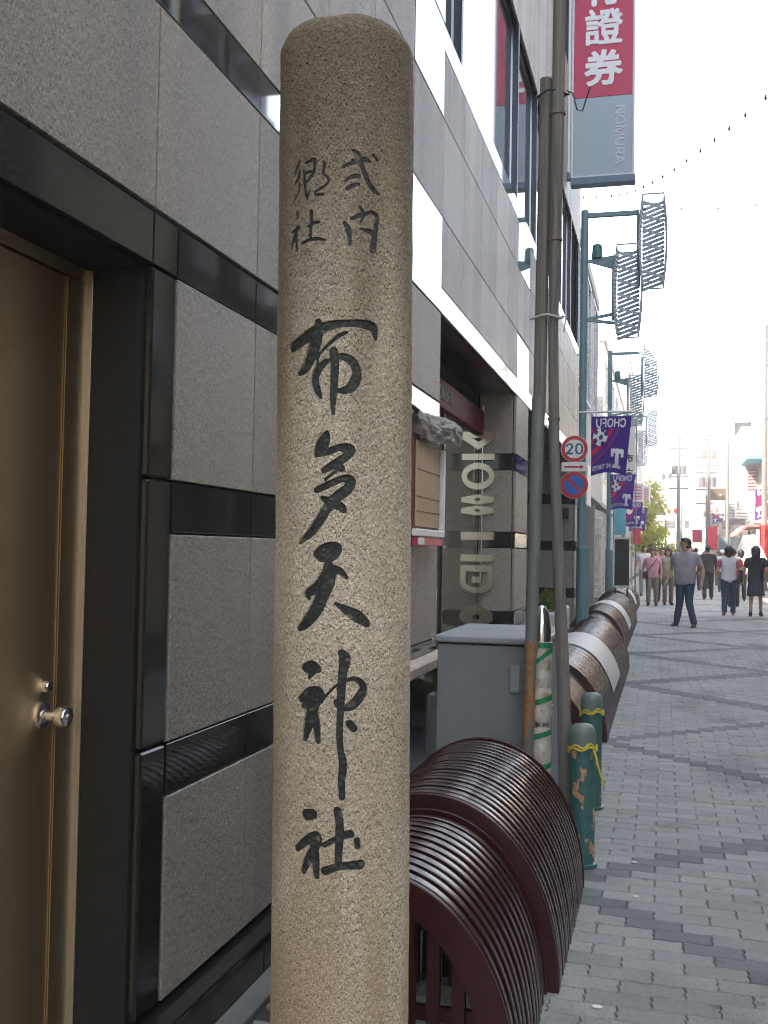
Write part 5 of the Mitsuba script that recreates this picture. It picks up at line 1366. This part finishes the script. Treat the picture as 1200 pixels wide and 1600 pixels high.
def bag(k, Mn, m, c, size, strap=None, lb=None):
    b = box(c[0] - size[0] / 2, c[0] + size[0] / 2, c[1] - size[1] / 2, c[1] + size[1] / 2, c[2] - size[2] / 2, c[2] + size[2] / 2, .02)
    ms = [b] + ([tube(strap, .010, 6)] if strap else [])
    mm = cat_mesh(ms); mm.apply_transform(Mn)
    o = put('', 'handbag' if size[0] > .1 else 'shoulder_bag', mm, m, 30)
    labels[o] = {'label': lb, 'category': 'bag'}


# the figures that can be told apart; angle 0 faces the camera, 180 walks away
person('man in lilac short-sleeved shirt and jeans standing with feet apart, head turned left', .415, 21.7, -22, 1.72, -.07, 'p_shirt_lilac', 'p_denim', 'p_shoe_brown', 'short', arms=((.05, .10), (.06, .06)), head_turn=-1.0, build=1.16, feet_out=.10, collar=True)
k, Mn = person('woman in pink shirt with dark strap bag and khaki trousers, walking this way', -.30, 30.2, 0, 1.55, .06, 'p_shirt_pink', 'p_khaki', 'p_eye', 'short', arms=((.03, .10), (.02, .04)), build=1.0)
bag(k, Mn, 'mat_p_bag_navy'[4:], (-.20, -.10, .92), (.16, .10, .22), [(.13, -.06, 1.42), (.02, -.135, 1.25), (-.14, -.15, 1.03)], 'dark bag slung across the pink shirt')
k, Mn = person('woman in olive top and brown trousers with a dark shoulder bag', .12, 30.8, 14, 1.56, .05, 'p_shirt_olive', 'p_trouser_brown', 'p_eye', 'bob', arms=((.02, .12), (.02, .05)), head_turn=-.5)
bag(k, Mn, 'p_bag_navy', (-.25, .02, 1.05), (.10, .22, .30), [(-.19, .0, 1.42), (-.25, .0, 1.2)], 'dark bag on the shoulder of the woman in olive')
person('person in pale pink shirt half hidden between the pink and olive women', -.05, 32.6, 5, 1.60, .08, 'p_shirt_pink', 'p_bag_navy', 'p_eye', 'short', low=True)
k, Mn = person('woman walking away in white top with rose sleeves and flared jeans', 1.50, 26.4, 180, 1.62, .10, 'p_shirt_white', 'p_denim', 'p_sleeve_rose', 'bob', arms=((.03, .06), (.03, .04)), sleeve_m='p_sleeve_rose')
bag(k, Mn, 'p_bag_navy', (-.27, .02, .98), (.08, .30, .30), [(-.19, .0, 1.42), (-.26, .0, 1.15)], 'dark bag on the shoulder of the woman in jeans')
k, Mn = person('woman with long black hair walking away in black top and dark skirt', 2.10, 26.3, 172, 1.62, .11, 'p_black_cloth', 'p_bag_navy', 'p_eye', 'long', True, 'short', arms=((.03, .10), (.03, .04)), build=1.06)
bag(k, Mn, 'p_bag_tan', (-.24, -.04, .98), (.12, .26, .22), [(-.18, .0, 1.40), (-.24, -.02, 1.1)], 'tan bag carried by the woman in black')
person('tall man in black suit walking away, left of the woman in jeans', 1.38, 35.5, 180, 1.70, .10, 'p_black_cloth', 'p_black_cloth', 'p_eye', 'short', sleeves='long', low=True)
person('person in white shirt under the white tarp', 2.35, 35.0, 180, 1.58, .05, 'p_shirt_white', 'p_black_cloth', 'p_eye', 'bob', low=True)
person('person in red top beside the woman in jeans', 1.88, 31.0, 175, 1.58, .06, 'p_red_cloth', 'p_black_cloth', 'p_eye', 'short', low=True)
crowd = [(.95, 42, 0, 'p_shirt_white', 'p_grey_cloth', 'short', None), (1.25, 44, 180, 'p_blue_cloth', 'p_black_cloth', 'short', 'p_cap_white'), (.2, 45, 10, 'p_black_cloth', 'p_denim', 'bob', None), (-.25, 43, 0, 'p_shirt_white', 'p_khaki', 'short', None),
         (.55, 48, 180, 'p_red_cloth', 'p_denim', 'bob', None), (1.7, 47, 5, 'p_grey_cloth', 'p_black_cloth', 'short', None), (2.2, 43, 0, 'p_shirt_white', 'p_denim', 'bob', 'p_cap_white'), (.0, 52, 180, 'p_shirt_pink', 'p_khaki', 'short', None),
         (.8, 56, 0, 'p_shirt_white', 'p_black_cloth', 'short', None), (1.5, 58, 180, 'p_black_cloth', 'p_grey_cloth', 'short', None), (-.5, 58, 0, 'p_grey_cloth', 'p_black_cloth', 'bob', None), (2.2, 60, 0, 'p_shirt_white', 'p_denim', 'short', None),
         (-.62, 37, 0, 'p_shirt_white', 'p_grey_cloth', 'bob', None), (.72, 39.5, 8, 'p_shirt_white', 'p_khaki', 'short', None), (1.05, 49.5, 0, 'p_shirt_pink', 'p_grey_cloth', 'bob', None), (1.95, 51, 185, 'p_shirt_white', 'p_khaki', 'short', None), (.35, 54, 0, 'p_grey_cloth', 'p_denim', 'short', None),
         (1.35, 53, 10, 'p_shirt_white', 'p_denim', 'bob', None), (-.15, 61, 0, 'p_shirt_white', 'p_black_cloth', 'short', 'p_cap_white'), (.85, 62, 180, 'p_shirt_pink', 'p_khaki', 'bob', None), (1.75, 65, 0, 'p_blue_cloth', 'p_grey_cloth', 'short', None), (2.5, 52, 0, 'p_grey_cloth', 'p_khaki', 'short', None),
         (.3, 64, 180, 'p_blue_cloth', 'p_khaki', 'short', None), (1.1, 68, 0, 'p_shirt_white', 'p_black_cloth', 'bob', None), (-.2, 72, 0, 'p_red_cloth', 'p_black_cloth', 'short', None), (1.9, 74, 180, 'p_grey_cloth', 'p_denim', 'short', None)]
for x, y, a, sh_, lg, hr, cp in crowd:
    side = 'this way' if a < 90 else 'away'
    col = dict(p_shirt_white='white', p_blue_cloth='blue', p_black_cloth='black', p_red_cloth='red', p_grey_cloth='grey', p_shirt_pink='pink')[sh_]
    where = {42: 'nearest of the far crowd', 43: 'left edge of the crowd' if x < 0 else 'right, before the stall', 44: 'near the middle', 37: 'beside the standing board', 39.5: 'just behind the man in lilac', 45: 'left of the man in lilac', 49.5: 'in the middle', 51: 'right, near the tarp', 52: 'left side' if x < 1 else 'beside the stall', 53: 'mid crowd', 54: 'left part of the crowd', 56: 'deep in the middle', 58: 'deep on the ' + ('left' if x < 0 else 'right'), 60: 'deep on the far right', 61: 'deep left of the middle', 62: 'deep middle', 64: 'deeper left', 65: 'deeper right', 68: 'deeper middle', 72: 'deepest left', 74: 'deepest right', 47: 'before the red stall', 48: 'behind the suited man'}.get(y, f'far down the street, {"left" if x < .4 else "right" if x > 1.4 else "mid"} side')
    lb = f'small figure in {col} top' + (' and white cap' if cp else '') + f' walking {side}, {where}'
    person(lb, x, y, a, 1.56 + .16 * rng.random(), rng.uniform(-.17, .17), sh_, lg, 'p_eye', hr, low=True, cap=cp, arms=((rng.uniform(.0, .07), rng.uniform(-.12, .12)), (rng.uniform(.0, .07), rng.uniform(-.12, .12))), build=rng.uniform(.9, 1.1), group='distant figures in the crowd')
